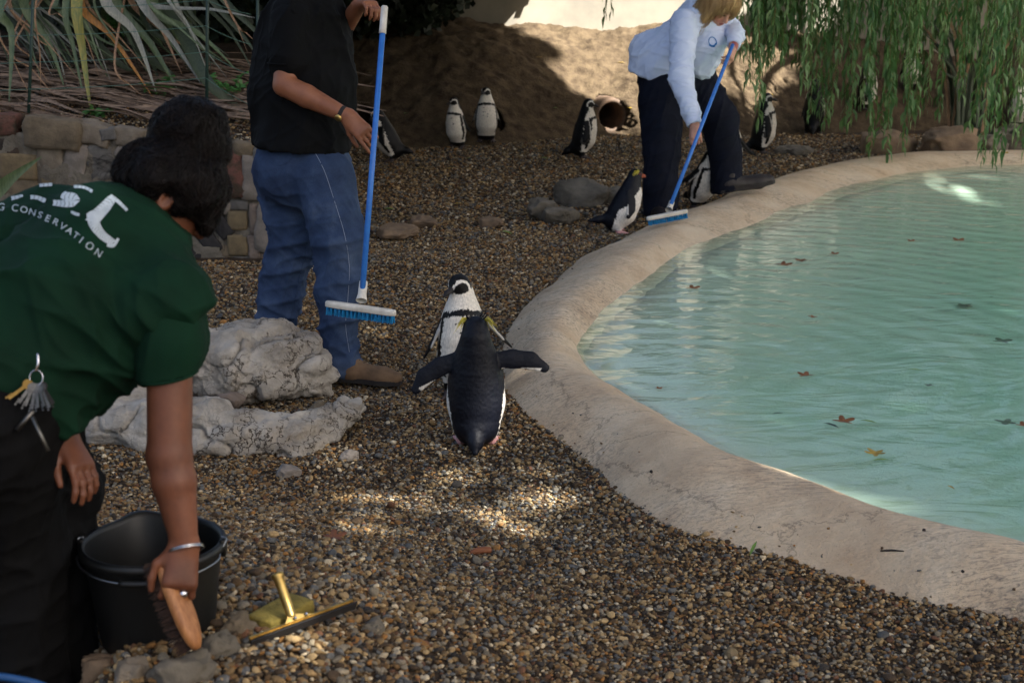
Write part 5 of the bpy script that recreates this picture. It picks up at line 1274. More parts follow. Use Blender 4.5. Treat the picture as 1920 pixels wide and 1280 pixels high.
s.chain([J(1305, 160, 11.2), J(1348, 222, 11.2), J(1360, 290, 11.24), J(1364, 372, 11.26)], [.16, .135, .108, .108], k=.03); s.cut(J(1240, 399, 11.08), np.array([.27, 0, -1.]))
trw, _, _ = garment(s, 'trousers', m_navy, wom, [((.9, 0, .5), .6), ((.3, 0, .9), .8)], .008, 8, 35)
shoe('boot', wom, J(1348, 362, 11.2), J(1452, 343, 11.26), .115, .09, m_rubber, m_boot, lace=m_rubber)
shoe('boot', wom, J(1212, 400, 11.2)*[1, 1, 0]+[0, 0, .01], J(1255, 415, 10.8)*[1, 1, 0]+[0, 0, .01], .105, .09, m_rubber, m_boot)
s = Sdf(.006)
s.ell(HPt(-.03, 0, .045), (.125, .112, .12), HA, k=.03)
for g in (-1, 1):
    s.cap(HPt(-.01, g*.085, .04), HPt(.015, g*.125, -.16), .054, .044, k=.03, sq=sdv, f=.7); s.cap(HPt(-.06, g*.07, .02), HPt(-.05, g*.09, -.11), .055, .045, k=.03)
s.cap(HPt(-.09, 0, .02), HPt(-.10, 0, -.09), .07, .05, k=.03); s.ell(HPt(.11, 0, -.03), (.06, .062, .085), HA, k=.02, sub=True)
hw, VH, QH = garment(s, 'hair', m_blond, wom, [(up, 1)], .006, 14, 41)
th = bvh(VH, QH); strands('hair_strands', hw, th, VH, lambda p: -up*1.0-Z_*.6, 1300, .2, m_blond, .0012, .007, 3)
b2c = J(1251, 403, 10.1); deck_brush(J(1374, 84, 10.75), J(1256, 389, 10.16), b2c, J(1288, 399, 10.14)-J(1215, 413, 10.12), .275, 'blue deck brush with white head pressed on the pool rim by the woman', False)

# ---------------------------------------------------------------- keeper in green bending over the bucket
kb = np.array([-1.28, 3.3, float(ground_z(np.array([-1.28]), np.array([3.3]))[0])]); s = Sdf(.0045)
khc = J(324, 368, 3.69); kf = nrm(np.array([.72, .10, -.66])); ku = nrm(np.array([.62, .25, .70])); ku = nrm(ku-kf*np.dot(ku, kf)); ks = np.cross(ku, kf); KA = np.array([kf, ks, ku]); KP = lambda a, b, c: khc+kf*a+ks*b+ku*c
s.ell(KP(0, 0, .0), (.09, .072, .105), KA, k=.03); s.ell(KP(.035, 0, -.06), (.052, .05, .055), KA, k=.03); s.cap(KP(.088, 0, .0), KP(.104, 0, -.028), .009, .014, k=.012)
esd = -1 if (KP(0, -1, 0)-KP(0, 1, 0))[1] < 0 else 1
s.ell(KP(-.012, esd*.074, -.018), (.02, .012, .032), KA, k=.008); s.ell(KP(-.010, esd*.084, -.014), (.010, .008, .018), KA, k=.006, sub=True)
s.cap(J(255, 425, 3.68), KP(-.03, 0, -.06), .052, .048, k=.03)
ksh, kel, kwr = J(318, 575, 3.47), J(318, 852, 3.47), J(346, 1018, 3.475)
s.cap(ksh, kel, .052, .049, k=.008); s.cap(kel, kel+(kwr-kel)*.3, .049, .049, k=.008); s.cap(kel+(kwr-kel)*.3, kwr, .049, .030, k=.008); s.cap(kel+[-.02, .01, -.01], kel+[-.012, .02, .03], .03, .028, k=.02)
kl = J(90, 440, 3.78); s.cap(ksh, kl, .07, .07, k=.05); s.cap(J(190, 480, 3.62), J(10, 740, 3.5), .12, .13, k=.05)
ktips = hand(s, kwr, nrm(J(338, 1085, 3.46)-kwr), np.array([.30, -.9, .1]), [(30, 60, 40), (34, 66, 44), (36, 66, 44), (34, 60, 44)], [(.75, .7, .25), (.2, .95, .3), (-.1, 1, .3)], side=-1, sc=1.0, spread=.22)
klh = J(120, 815, 3.50); s.chain([kl, J(70, 660, 3.8), klh], [.05, .045, .03], k=.03)
hand(s, klh, nrm(J(158, 885, 3.47)-klh), np.array([.75, -.35, .6]), [(10, 25, 20)]*4, [(.5, .8, .3), (.2, .95, .3), (0, 1, .3)], side=-1, sc=.95)
s.chain([J(-20, 760, 3.42), np.array([-1.17, 3.40, .62]), np.array([-1.22, 3.35, kb[2]+.08])], [.09, .06, .045], k=.03); s.chain([J(40, 780, 3.58), np.array([-1.09, 3.55, .62]), np.array([-1.12, 3.5, kb[2]+.1])], [.09, .06, .045], k=.03)
V, Q = s.mesh(); V = relax(V, Q, 1, .4); keeper = obj('person', V, Q, sk_brown, origin=kb); tag(keeper, 'keeper in dark green t-shirt with a hair bun bending over the black bucket', 'person')
tk_skin = bvh(V, Q)
s = Sdf(.006)
s.chain([J(20, 700, 3.47), J(105, 600, 3.54), J(195, 488, 3.62)], [.165, .185, .175], k=.06); s.cap(J(105, 440, 3.74), J(235, 425, 3.70), .105, .07, k=.06); s.cap(J(-30, 500, 3.72), J(95, 430, 3.74), .13, .10, k=.06); s.cap(J(235, 470, 3.62), J(315, 560, 3.48), .12, .080, k=.05)
s.cap(J(235, 430, 3.68), J(268, 395, 3.69), .085, .062, k=.04); s.cap(J(140, 690, 3.52), J(98, 775, 3.47), .095, .05, k=.05); s.cap(J(60, 690, 3.45), J(92, 770, 3.45), .10, .055, k=.05); s.cap(J(185, 610, 3.52), J(255, 600, 3.5), .12, .09, k=.05)
s.cut(J(62, 742, 3.46), nrm(np.array([-.66, .0, -.60])))
def km(V): return .25+.75*sst(1.42, 1.15, V[:, 2])
sk_, VK, QK = garment(s, 't_shirt', m_green, keeper, [((.62, .2, -.75), 1.0), ((.3, -.2, -.9), .7), ((.9, 0, -.35), .5)], .016, 6.5, 45, km)
s = Sdf(.006); s.chain([ksh+[-.01, 0, .02], J(322, 640, 3.465), J(317, 722, 3.47)], [.080, .073, .062], k=.03); s.cut(J(317, 706, 3.47), np.array([.16, 0, -1.]))
slv, VS, QS = garment(s, 'sleeve', m_green, keeper, [((.2, .1, 1), 1)], .008, 9, 48)
b = MB(); b.tube([J(317, 704, 3.47)+np.array([math.cos(a)*.0635, math.sin(a)*.0635, .0635*math.cos(a)*.16]) for a in np.linspace(0, 2*math.pi, 25)], .0035, 6); b.build('sleeve_hem', m_green, keeper)
s = Sdf(.008); s.ell(J(-25, 760, 3.47), (.17, .17, .17), k=.05); s.cap(J(-40, 680, 3.46), J(-25, 760, 3.47), .14, .15, k=.05)
s.chain([J(-25, 800, 3.42), np.array([-1.17, 3.38, .60]), np.array([-1.17, 3.36, kb[2]+.05])], [.155, .13, .115], k=.03); s.chain([J(50, 800, 3.58), np.array([-1.105, 3.55, .66]), np.array([-1.125, 3.5, kb[2]+.05])], [.125, .105, .10], k=.03)
garment(s, 'trousers', m_char, keeper, [((1, 0, .2), .8), ((.4, 0, .9), .6)], .010, 9, 55)
for q, (a, c) in enumerate((((-1.15, 3.20), (-1.0, 3.42)), ((-1.15, 3.55), (-.98, 3.75)))): shoe('boot', keeper, np.array([*a, kb[2]]), np.array([*c, kb[2]]), .1, .08, m_rubber, m_boot)
s = Sdf(.005); s.ell(J(311, 338, 3.69), (.122, .10, .092), np.array([nrm([.92, 0, -.3]), Y_, nrm([.3, 0, .92])]), k=.03); s.ell(J(355, 338, 3.69), (.075, .08, .085), k=.03)
bun = J(350, 240, 3.70); s.ell(bun, (.09, .08, .066), np.array([nrm([.9, 0, .3]), Y_, nrm([-.3, 0, .9])]), k=.02); s.ell(bun+[.05, 0, -.035], (.045, .07, .055), k=.012)
s.cap(KP(.045, esd*.05, .055), KP(.085, esd*.045, -.03), .03, .022, k=.03); s.cap(KP(.07, 0, .06), KP(.10, esd*.02, -.01), .03, .02, k=.03); s.cap(KP(-.06, esd*.06, .0), KP(-.045, esd*.055, -.07), .04, .02, k=.03)
s.ell(KP(-.008, esd*.11, -.022), (.034, .045, .046), KA, k=.01, sub=True); s.ell(KP(.075, esd*.05, -.05), (.05, .06, .04), KA, k=.015, sub=True)
hk, VHk, QHk = garment(s, 'hair', m_dark, keeper, [(ku, 1), ((1, .2, .4), .5)], .005, 13, 61)
tk = bvh(VHk, QHk)
def kflow(p):
    d = bun-p
    if np.linalg.norm(d) > .11: return d
    return np.cross(d, nrm([.2, -1, .3]))
m_strand = M('dark_hair_strand', srgb(20, 13, 11), srgb(9, 6, 6), 30, .4, spec=.25); strands('hair_strands', hk, tk, VHk, kflow, 2600, .16, m_strand, .0007, .0022, 5, .12)
b = MB(); rr = random.Random(5)
for q in range(26):                                           # loose wisps at the nape and temple
    st = J(215+rr.uniform(-8, 20), 318+rr.uniform(-14, 14), 3.66) if q < 15 else J(405+rr.uniform(-12, 14), 400+rr.uniform(-40, 30), 3.68)
    e = st+np.array([-rr.uniform(.02, .06), 0, rr.uniform(-.03, .025)]) if q < 15 else st+np.array([rr.uniform(-.015, .012), 0, -rr.uniform(.02, .06)])
    b.tube(catmull([st, (st+e)/2+[0, 0, rr.uniform(.0, .02)], e, e+[rr.uniform(-.005, .012), 0, -rr.uniform(0, .015)]], 9), .0006, 3, False)
b.build('loose_wisps', m_dark, hk, kind='stuff')
# bangle and ring
ax = nrm(kwr-kel); bc = kwr+ax*.012; bt = nrm(ax+np.array([.1, -.35, 0])); b = MB()
for o_ in (0, .004):
    a1 = nrm(np.cross(bt, X_)); a2 = np.cross(bt, a1); b.tube([bc+bt*o_+(a1*math.cos(a)+a2*math.sin(a))*(.0395+o_*.2) for a in np.linspace(0, 2*math.pi, 33)], .0019, 6, False)
b.build('bangle', m_steel, keeper)
b = MB(); rp = project([(343, 1112)], tk_skin, .003)[0]
if rp is None: rp = J(343, 1112, 3.44)
b.lathe([(.0001, .006), (.006, .005), (.0105, .001), (.0105, -.004)], rp, nrm([.2, -1, .1]), 14); b.build('ring', m_steel, keeper)
# ---- print on the back of the shirt
ts = bvh(np.concatenate([VK, VS]), [tuple(f) for f in QK]+[tuple(int(i)+len(VK) for i in f) for f in QS])
def print_poly(mb, px, off=.0025):
    P = project(px, ts, off)
    if any(p is None for p in P): return
    if max(np.linalg.norm(P[i]-P[i-1]) for i in range(len(P))) > .08: return
    mb.add(P, [tuple(range(len(P)))])
mb = MB()
def hatch(path, wid, n, slant, gap=.88):
    """letter stroke drawn as slanting bars across a path"""
    C = catmull(np.array(path, float), n*2); T = np.gradient(C, axis=0); W_ = np.interp(np.linspace(0, 1, len(C)), np.linspace(0, 1, len(wid)), wid)
    L = np.concatenate([[0], np.cumsum(np.linalg.norm(np.diff(C, axis=0), axis=1))]); 
    for i in range(n):
        a = (i+.0)/n*L[-1]; b_ = (i+gap)/n*L[-1]
        def at(l): return np.array([np.interp(l, L, C[:, 0]), np.interp(l, L, C[:, 1])]), nrm([np.interp(l, L, T[:, 0]), np.interp(l, L, T[:, 1])]), np.interp(l, L, W_)
        q = []
        for l, sg in ((a, -1), (b_, -1), (b_, 0), (b_, 1), (a, 1), (a, 0)):
            p, t, w_ = at(l); nn = np.array([-t[1], t[0]]); q.append(tuple(p+nn*sg*w_*.5+t*slant*abs(sg)*w_*.5))
        print_poly(mb, q)
hatch([(206,384),(178,412),(160,408)][:2]+[(172,418)], [14, 22, 24], 8, .5); hatch([(172,396),(176,418),(190,440),(212,456)], [20, 20, 17, 13], 16, .45)
hatch([(206,368),(222,380),(238,396)], [6, 7, 5], 6, .2, .95); hatch([(134,398),(142,402),(150,404)], [4, 6, 5], 3, .2, .95); hatch([(200,460),(212,462),(222,447)], [5, 6, 5], 5, .1, .95)
hatch([(212,372),(190,396),(172,412)], [17, 22, 20], 9, .45)
hatch([(174,361),(158,353),(130,352),(112,358),(122,368),(138,372),(142,380),(124,383),(92,380),(70,372),(58,371)], [6, 5, 6, 12, 16, 17, 16, 13, 9, 7, 8], 26, .3)
hatch([(106,347),(70,350),(34,356)], [6, 6, 7], 9, .2, .9); hatch([(44,368),(20,374),(-2,372)], [4, 8, 8], 6, .2); hatch([(32,360),(14,366),(-2,372)], [9, 10, 10], 6, .3)
cv = bpy.data.curves.new('glyph', 'FONT')
def glyph(ch, cx, cy, size, ang):
    cv.body = ch; cv.size = 1.0; to = bpy.data.objects.new('glyph', cv); dg = bpy.context.evaluated_depsgraph_get(); me = bpy.data.meshes.new_from_object(to.evaluated_get(dg)) if False else to.to_mesh()
    bm = bmesh.new(); bm.from_mesh(me); bmesh.ops.triangulate(bm, faces=bm.faces[:]); bmesh.ops.subdivide_edges(bm, edges=[e for e in bm.edges if e.calc_length() > .35], cuts=1); bmesh.ops.triangulate(bm, faces=bm.faces[:])
    xs = [v.co.x for v in bm.verts]; x0 = (min(xs)+max(xs))/2; ca, sa = math.cos(ang), math.sin(ang); px = []
    for v in bm.verts: a, b_ = (v.co.x-x0)*size*1.05, (v.co.y-.34)*size; px.append((cx+a*ca+b_*sa, cy+a*sa-b_*ca))
    P = project(px, ts, .0025); fs = [[v.index for v in f.verts] for f in bm.faces]
    if all(p is not None for p in P): mb.add(P, fs)
    bm.free(); to.to_mesh_clear(); bpy.data.objects.remove(to)
arc = catmull(np.array([(-24,384),(2,388),(30,391),(62,399),(93,411),(124,429),(152,450),(176,470),(192,480)], float), 80)
La = np.concatenate([[0], np.cumsum(np.linalg.norm(np.diff(arc, axis=0), axis=1))])
for ch, (cx, cy) in zip('GCONSERVATION', [(3,389),(29,391),(46,394),(62,399),(77,404),(91,411),(106,418),(119,426),(131,434),(143,443),(153,451),(168,462),(184,475)]):
    i = int(np.argmin(np.hypot(arc[:, 0]-cx, arc[:, 1]-cy))); t = nrm(arc[min(i+4, len(arc)-1)]-arc[max(i-4, 0)]); glyph(ch, cx, cy, 18 if ch != 'I' else 18, math.atan2(t[1], t[0]))
if mb.n: mb.build('back_print', m_print, sk_, smooth=False)
# ================================================================== PROPS
def gz(x, y): return float(ground_z(np.array([x]), np.array([y]))[0])
m_bkt = M('black_plastic', srgb(11, 12, 12), srgb(7, 8, 8), 9, .5, .15, 60, .002)
bc = J(286, 1012, 3.70); bkz = .305; rt, rbm, bh = .163, .132, bc[2]-.305
bk = thing('bucket', (bc[0], bc[1], bkz), 'black plastic bucket with wire handle under the keeper\'s arm', 'bucket')
def ring(r, z, lip=0):
    V = []
    for k in range(64):
        a = 2*math.pi*k/64; e = max(0, math.cos(a-R(112)))**30*lip; V.append([bc[0]+(r+e)*math.cos(a), bc[1]+(r+e)*math.sin(a), z+e*.35])
    return V
rows_ = [(rbm*.0+.001, bkz+.004, 0), (rbm*.96, bkz, 0), (rbm, bkz+.01, 0)]+[(rbm+(rt-rbm)*t, bkz+bh*t, .02*t**4) for t in np.linspace(.1, 1, 9)]+[(rt+.004, bkz+bh+.002, .021), (rt-.004, bkz+bh, .02)]+[(rbm+(rt-rbm)*t-.005, bkz+bh*t, .02*t**4) for t in np.linspace(.95, .05, 9)]+[(.001, bkz+.016, 0)]
V = np.concatenate([ring(*q) for q in rows_]); n = 64; F = [(i*n+k, i*n+(k+1) % n, (i+1)*n+(k+1) % n, (i+1)*n+k) for i in range(len(rows_)-1) for k in range(n)]
obj('bucket_body', V, F, m_bkt, bk)
V = np.concatenate([ring(rt+.003, bkz+bh-.022, .02), ring(rt+.009, bkz+bh-.018, .02), ring(rt+.009, bkz+bh-.004, .021), ring(rt+.003, bkz+bh, .02)]); F = [(i*n+k, i*n+(k+1) % n, (i+1)*n+(k+1) % n, (i+1)*n+k) for i in range(3) for k in range(n)]
obj('rim_band', V, F, m_bkt, bk)
m_galv = M('galvanised_wire', srgb(150, 156, 164), rough=.35, metal=1); b = MB(); L0, L1 = bc+[-rt-.008, 0, -.004], bc+[rt+.008, 0, -.004]
b.tube(catmull([L0+[.008, .0, .012], L0+[-.004, -.004, .008], L0+[.006, -.03, -.012]]+[bc+np.array([-(rt+.012)*math.cos(a), -(rt+.014)*math.sin(a), -.02-.016*math.sin(a)]) for a in np.linspace(.35, math.pi-.35, 9)]+[L1+[-.006, -.03, -.012], L1+[.004, -.004, .008], L1+[-.008, 0, .012]], 80), .0026, 8); hd_ = b.build('wire_handle', m_galv, bk)
b = MB(); b.tube([bc+np.array([-(rt+.012)*math.cos(a), -(rt+.014)*math.sin(a), -.02-.016*math.sin(a)]) for a in np.linspace(1.35, 1.8, 8)], .0085, 12); b.build('handle_grip', m_bkt, hd_)
for p, g in ((L0, -1), (L1, 1)): b = MB(); b.box(p+[-g*.004, 0, -.012], (.006, .016, .02)); b.build('handle_lug', m_bkt, bk)
# scrubbing brush in the keeper's hand
m_wood = M('beech_wood', srgb(176, 120, 72), srgb(142, 90, 50), 5, .5, .2, 40, .002, stretch=(20, 20, 2)); m_fib = M('brown_fibre', srgb(84, 58, 44), srgb(48, 34, 28), 60, .8)
ba, bb_ = J(304, 1042, 3.48), J(372, 1216, 3.46); bx_ = nrm(bb_-ba); bn_ = nrm(np.array([.86, -.30, .1])); bn_ = nrm(bn_-bx_*np.dot(bn_, bx_)); by_ = np.cross(bn_, bx_); Lb = np.linalg.norm(bb_-ba)
sb = thing('scrubbing_brush', (ba+bb_)/2, 'wooden scrubbing brush with brown bristles held in the keeper\'s hand', 'brush')
pr = []
for i in range(40):
    a = 2*math.pi*i/40; x = math.cos(a); y = math.sin(a); pr.append((.5*Lb*np.sign(x)*abs(x)**.75, (.031-.007*math.cos(2*a)*.5)*np.sign(y)*abs(y)**.8))
cb = (ba+bb_)/2; V = []
for z, k in ((-.011, .9), (-.009, 1), (.003, 1), (.009, .9), (.013, .66), (.0145, .3)): V += [cb+bx_*x*k+by_*y*k+bn_*z for x, y in pr]
F = [(r*40+i, r*40+(i+1) % 40, (r+1)*40+(i+1) % 40, (r+1)*40+i) for r in range(5) for i in range(40)]+[tuple(range(39, -1, -1)), tuple(200+i for i in range(40))]
obj('wooden_back', V, F, m_wood, sb); b = MB(); rr = random.Random(8)
for i in range(24):
    for j in range(6):
        x = -.46*Lb+.92*Lb*i/23; yy = (-.022+.0088*j)*math.sqrt(max(0, 1-(x/(.52*Lb))**2))
        for q in range(4):
            c = cb+bx_*(x+rr.uniform(-.003, .003))+by_*(yy+rr.uniform(-.002, .002))-bn_*.01; b.tube([c, c-bn_*rr.uniform(.038, .046)+bx_*rr.uniform(-.006, .006)+by_*rr.uniform(-.005, .005)], [.0009, .0007], 3, False)
b.build('bristles', m_fib, sb, kind='stuff')
# squeegee
p0, d0 = gpt(468, 1214); p1, d1 = gpt(662, 1182); zq = max(p0[2], p1[2])+.02; p0 = np.array([p0[0], p0[1], zq]); p1 = np.array([p1[0], p1[1], zq+.005])
sx = nrm(p1-p0); sq = thing('squeegee', (p0+p1)/2-[0, 0, .02], 'brass squeegee with black rubber blade lying on the gravel', 'squeegee'); sy = nrm(np.cross(Z_, sx)); sz = np.cross(sx, sy); Ls = np.linalg.norm(p1-p0)
cm = (p0+p1)/2; b = MB(); b.box(cm, (Ls/2, .006, .0045), (sx, sy, sz)); b.box(cm+sz*.0055, (Ls/2, .003, .002), (sx, sy, sz)); b.build('channel', m_brass, sq, smooth=False)
b = MB(); b.box(cm-sy*.010-sz*.006, (Ls/2+.004, .0022, .012), (sx, nrm(sy+sz*.5), nrm(sz-sy*.5))); b.build('rubber_blade', m_rubber, sq, smooth=False)
h1 = cm-sx*.022+sz*.016+sy*.012; hdir = nrm(J(503, 1112, 3.72)-J(538, 1190, 3.7)); hdir = nrm(hdir+np.array([0, .25, .1])); h0 = h1+hdir*.105
b = MB(); b.lathe([(.001, -.003), (.0145, -.003), (.0155, 0), (.0155, .006), (.0125, .009), (.0115, .09), (.0105, .108)], h0, -hdir, 24); b.build('handle', m_brass, sq)
b = MB(); w0 = [h1-sx*.011, h1+sx*.011, cm+sx*.04+sz*.005, cm-sx*.05+sz*.005]; nn = nrm(np.cross(w0[1]-w0[0], w0[2]-w0[0])); b.add([q-nn*.0025 for q in w0]+[q+nn*.0025 for q in w0], [(3, 2, 1, 0), (4, 5, 6, 7)]+[(i, (i+1) % 4, 4+(i+1) % 4, 4+i) for i in range(4)]); b.build('bracket', m_brass, sq, smooth=False)
for o_ in (-.02, .012): b = MB(); b.lathe([(.0001, .004), (.003, .003), (.0042, 0)], cm+sx*o_+sz*.012+nn*.003*np.sign(-nn[1]), nn*np.sign(-nn[1]), 10); b.build('rivet', m_steel, sq)
# sponge
m_sp = M('yellow_sponge', srgb(158, 138, 62), srgb(112, 98, 42), 14, .95, .9, 140, .006); m_sc = M('green_scourer', srgb(36, 92, 66), srgb(24, 66, 48), 60, .95, .8, 260, .003)
q0, _ = gpt(460, 1198); q1, _ = gpt(586, 1160); c = (q0+q1)/2+[0, .03, .02]; ux = nrm((q1-q0)*[1, 1, 0]+[0, 0, .012]); uy = nrm(np.cross(Z_, ux)); uz = np.cross(ux, uy)
sg_ = thing('sponge', c-[0, 0, .02], 'yellow sponge with green scouring pad behind the squeegee', 'sponge'); V, F = stone_mesh(c+uz*.004, np.array([ux, uy, uz]), np.array([.075, .042, .019]), 970, .10, 12, .93); obj('foam', V, F, m_sp, sg_)
V, F = stone_mesh(c-uz*.019, np.array([ux, uy, uz]), np.array([.076, .043, .0045]), 971, .3, 12, .95); obj('scouring_pad', V, F, m_sc, sg_)
# keys at the hip
kc = J(68, 708, 3.30); m_key = M('key_steel', srgb(112, 110, 106), srgb(80, 78, 76), 60, .45, metal=1); ky = thing('key_bunch', kc, 'bunch of keys hanging from the keeper\'s belt', 'keys'); b = MB(); b.tube([kc+np.array([.014*math.cos(a), .004*math.sin(a), .016*math.sin(a)]) for a in np.linspace(0, 6.283, 25)], .0015, 6, False); b.build('key_ring', m_steel, ky)
b = MB(); b.tube(catmull([kc+[0, 0, .014], kc+[.006, 0, .03], kc+[.004, .01, .05]], 8), .003, 8); b.build('clip', m_steel, ky)
rr = random.Random(4)
for q, (u, v, L_, mt) in enumerate(((22,742,.062,m_brass),(45,765,.05,m_key),(58,775,.055,m_key),(70,770,.05,m_key),(82,765,.05,m_key),(35,755,.05,m_key),(95,772,.06,m_key),(102,762,.055,m_rubber))):
    d = nrm(J(u, v, 3.29)-kc); sd_ = nrm(np.cross(d, [0, -1, rr.uniform(-.3, .3)])); nn = np.cross(d, sd_); k0 = kc+d*.012+nn*.002*q*.4; b = MB()
    b.lathe([(.0001, -.001), (.0105, -.001), (.0105, .001), (.0001, .001)], k0+d*.01, nn, 14); b.box(k0+d*(.02+L_*.3), (L_*.32, .0034, .001), (d, sd_, nn))
    for t in range(3): b.box(k0+d*(.03+L_*.3+t*.006)+sd_*.004, (.002, .0018, .001), (d, sd_, nn))
    b.build('key', mt, ky, smooth=False)
for (u, v), (u2, v2), r_ in (((62, 770), (32, 806), .0055), ((60, 780), (90, 845), .0048)): b = MB(); b.tube([J(u, v, 3.29), J(u2, v2, 3.29)], r_, 6); b.build('long_key', M('dull_steel', srgb(110, 108, 104), rough=.45, metal=1), ky)
# bit of blue hose at the lower left corner
m_hose = M('blue_hose', srgb(24, 70, 120), rough=.5); hz_ = J(30, 1272, 3.12)
tag(MB().tube(catmull([J(-120, 1262, 3.1), J(-20, 1266, 3.1), J(40, 1274, 3.1), J(90, 1290, 3.1), J(140, 1330, 3.1)], 30), .008, 10).build('hose', m_hose), 'short stretch of blue hose at the bottom left corner', 'hose')
# ---------------------------------------------------------------- fallen and floating leaves
m_lo = M('leaf_orange', srgb(140, 88, 42), srgb(104, 62, 32), 30, .6, trans=.1); m_ly = M('leaf_yellow', srgb(176, 146, 52), srgb(146, 120, 44), 30, .6, trans=.1); m_lg = M('leaf_green', srgb(120, 150, 64), srgb(90, 124, 50), 30, .6, trans=.1); m_lb = M('leaf_dark', srgb(62, 84, 70), srgb(44, 62, 54), 30, .7); m_lr = M('bark_orange', srgb(128, 76, 42), srgb(92, 52, 30), 18, .7, .5, 60, .004)
def maple(c, r, rot, curl, mat, label, cat='leaf', group=None, name='floating_leaf', lobes=5, tilt=(0, 0)):
    V = [np.zeros(3)]; n = lobes*6
    for i in range(n):
        a = 2*math.pi*i/n; ph = (i % 6)/6; k = .42+.58*abs(math.cos(ph*math.pi))**1.6; k *= .75+.25*math.cos(a*.5)**2
        V.append(np.array([math.cos(a)*k*r, math.sin(a)*k*r, curl*r*(k**2)*(.6+.6*math.sin(a*2))]))
    M_ = rotm((1, 0, 0), tilt[0])@rotm((0, 1, 0), tilt[1])@rotm((0, 0, 1), rot); V = [np.asarray(c)+M_@v for v in V]
    F = [(0, 1+i, 1+(i+1) % n) for i in range(n)]; o = obj(name, V, F, mat, origin=c, smooth=False); return tag(o, label, cat, group)
def lance(c, L_, w_, rot, mat, label, name='floating_leaf', group=None, curl=.1, tilt=0):
    d = np.array([math.cos(rot), math.sin(rot), tilt]); P = [np.asarray(c)-d*L_/2, np.asarray(c)-d*L_*.2+[0, 0, curl*L_*.3], np.asarray(c)+d*L_*.15+[0, 0, curl*L_*.2], np.asarray(c)+d*L_/2]; b = MB(); b.ribbon(P, [.001, w_*.9, w_, .0008], np.array([-d[1], d[0], 0]), .25)
    return tag(b.build(name, mat), label, 'leaf', group)
W = lambda u, v: flat(u, v, WZ+.004)
for u, v, r, rot, mt, lb_ in ((1580,789,.055,.3,m_lo,'large orange leaf floating beside the dark strands near the front'), (1510,703,.045,1.2,m_lo,'jagged orange leaf floating in the middle of the pool'), (1642,849,.05,2.0,m_ly,'broad yellow leaf floating nearest the front rim'),
   (1798,451,.06,.8,m_lo,'orange leaf floating at the far right of the pool'), (1502,488,.05,2.2,m_lo,'brown leaf floating right of its darker neighbour, far water'), (1468,496,.06,.1,m_lo,'flat brown leaf floating left of its twin, far water'), (1710,452,.04,1.0,m_lo,'small orange leaf floating left of the far right one'),
   (1298,540,.05,.4,m_lo,'orange leaf floating near the left rim of the pool'), (1525,594,.03,1.7,m_lo,'small upright orange leaf floating in mid pool'), (1563,476,.04,.4,m_lo,'narrow brown leaf floating in the far water, right of a pair'), (1235,728,.022,.6,m_lo,'tiny orange leaf close to the left tip of the pool'), (1918,797,.04,.2,m_lo,'orange leaf cut by the right edge of the photo')):
    maple(W(u, v), r, rot, .22, mt, lb_, group='autumn leaves floating on the pool')
for u, v, L_, rot, mt, lb_ in ((1628,790,.07,-.5,m_lg,'slim green leaf floating right of the large orange one'), (1558,797,.08,-.9,m_lb,'dark curled leaf floating left of the large orange one'), (1715,693,.06,-.3,m_lg,'slim green leaf floating in the right half of the pool'), (1652,862,.06,.1,m_lg,'slim green leaf just below the broad yellow one'),
   (1783,913,.04,-1.2,m_ly,'small pale leaf floating near the front right rim'), (1330,548,.03,.3,m_lg,'tiny green leaf by the left rim'), (1268,618,.05,.1,m_lg,'green leaf sliver near the left tip of the pool'), (1458,775,.05,.2,m_lb,'dark sliver floating in the front half of the pool')):
    lance(W(u, v), L_, L_*.13, rot, mt, lb_, group='slim leaves floating on the pool')
sunk = ['largest dark sunken leaf, in the middle of the pool', 'dark sunken leaf left of the large orange floating leaf', 'dark sunken leaf at the right edge, front half', 'dark sunken leaf in the right half of mid pool', 'dark sunken leaf below the far right orange leaf', 'dark sunken leaf at the right edge, mid pool', 'dark sunken leaf at the far right, farther of two', 'small dark sunken leaf left of the broad yellow floating leaf', 'small dark sunken leaf near the slim green leaf at right', 'dark sunken leaf in mid pool right of the small upright orange leaf']
for i, (u, v, r) in enumerate(((1475,748,.055),(1525,793,.05),(1890,757,.06),(1700,585,.06),(1810,540,.07),(1880,610,.07),(1850,520,.06),(1600,880,.03),(1745,690,.03),(1640,560,.05))):
    p = flat(u, v, -.2); Vz = -.33; maple(np.array([p[0], p[1], Vz+.02*(i % 3)]), r, i*1.3, .1, m_lb, sunk[i], group='sunken leaves on the pool floor', name='sunken_leaf', lobes=4)
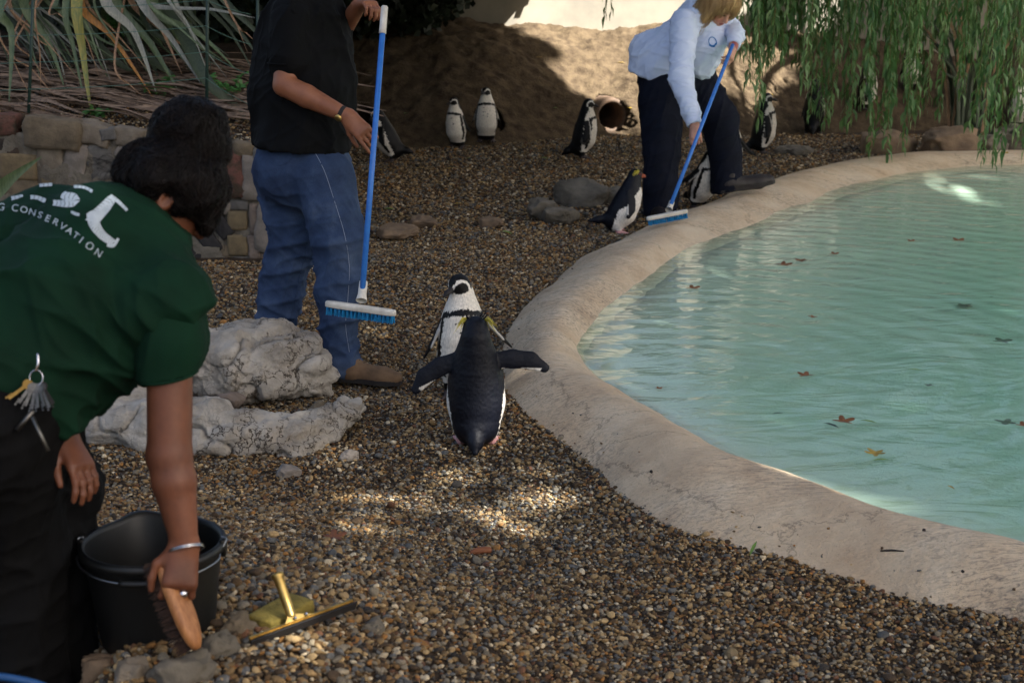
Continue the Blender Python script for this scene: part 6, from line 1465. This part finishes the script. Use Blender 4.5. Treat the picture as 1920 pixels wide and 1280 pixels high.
# on land
def land(u, v): p = surf_pt(u, v); return p+[0, 0, .012]
p = land(900, 1040); b = MB(); dx = nrm([.9, .35, 0]); b.tube(catmull([p-dx*.034, p+[0, 0, .004], p+dx*.034], 10), np.array([.006, .009, .010, .012, .013, .014, .014, .014, .013, .013, .013])[:11], 10, False, .8); tag(b.build('bark_curl', m_lr), 'curled piece of orange bark on the gravel, centre foreground', 'bark')
maple(land(625, 1012), .045, .4, .25, m_lr, 'reddish brown leaf on the gravel left of the bark curl', name='fallen_leaf'); lance(land(1018, 860), .035, .006, -.5, m_lb, 'pale greenish sliver of leaf by the rim edge', 'fallen_leaf')
lance(flat(1412, 1038, .03)+[0, 0, .02], .05, .006, 1.0, m_lg, 'green leaf sliver standing at the foot of the front rim', 'fallen_leaf', tilt=.6); maple(flat(1882, 291, .16)+[0, 0, .015], .05, .5, .3, m_ly, 'yellow leaf lying on the far pool rim', name='fallen_leaf')
b = MB(); c0 = flat(1672, 1038, .115)+[0, 0, .012]; b.tube([c0-[.036, .004, 0], c0, c0+[.036, -.002, -.002]], [.003, .004, .002], 6); tag(b.build('twig', M('black_twig', srgb(14, 13, 13), rough=.8)), 'short black twig lying on the front pool rim', 'twig')
b = MB(); c0 = flat(1732, 1000, .14)+[0, 0, .01]; b.lathe([(.0001, .008), (.005, .006), (.006, 0)], c0, Z_, 10); tag(b.build('seed', M('dark_seed', srgb(40, 26, 22), rough=.7)), 'small dark seed on the front pool rim above the twig', 'seed')
rl = random.Random(12)
for (u, v), wh in [((846, 318), 'in the open gravel below the pair at the mound'), ((788, 318), 'in the gravel right of the hunched penguin'), ((1170, 292), 'in the gravel below the burrow pipe'), ((1195, 300), "just left of the woman's rear leg"), ((860, 385), 'in mid gravel behind the two near penguins'), ((948, 440), 'in mid gravel left of the pool rim'), ((1230, 410), "at the woman's rear boot"), ((712, 322), "beside the man's pole below the hunched penguin"), ((905, 345), 'in the gravel below the taller penguin of the pair'), ((762, 215), 'on the mound left of the smaller penguin of the pair'), ((1012, 110), 'high on the shaded edge of the sunlit slope'), ((1040, 205), 'at the foot of the mound left of the profile penguin'), ((1445, 180), 'on the bank above the penguin near the willow'), ((1210, 150), "on the sunlit slope beside the woman's back"), ((1180, 205), 'on the slope right of the burrow pipe'), ((1165, 120), 'on the sunlit slope above the burrow pipe'), ((730, 395), 'near the flat buff stones right of the man'), ((1020, 300), "in the gravel left of the profile penguin's feet"), ((980, 330), 'in the gravel above the small lone flat stone'), ((880, 300), 'in the gravel straight below the pair of penguins')]:
    lance(land(u, v), rl.uniform(.06, .11), rl.uniform(.010, .018), rl.uniform(-.8, .8), m_ly if rl.random() < .7 else m_lg, 'small fallen willow leaf '+wh, 'fallen_leaf', group='fallen willow leaves on gravel and mound', curl=rl.uniform(.05, .3))
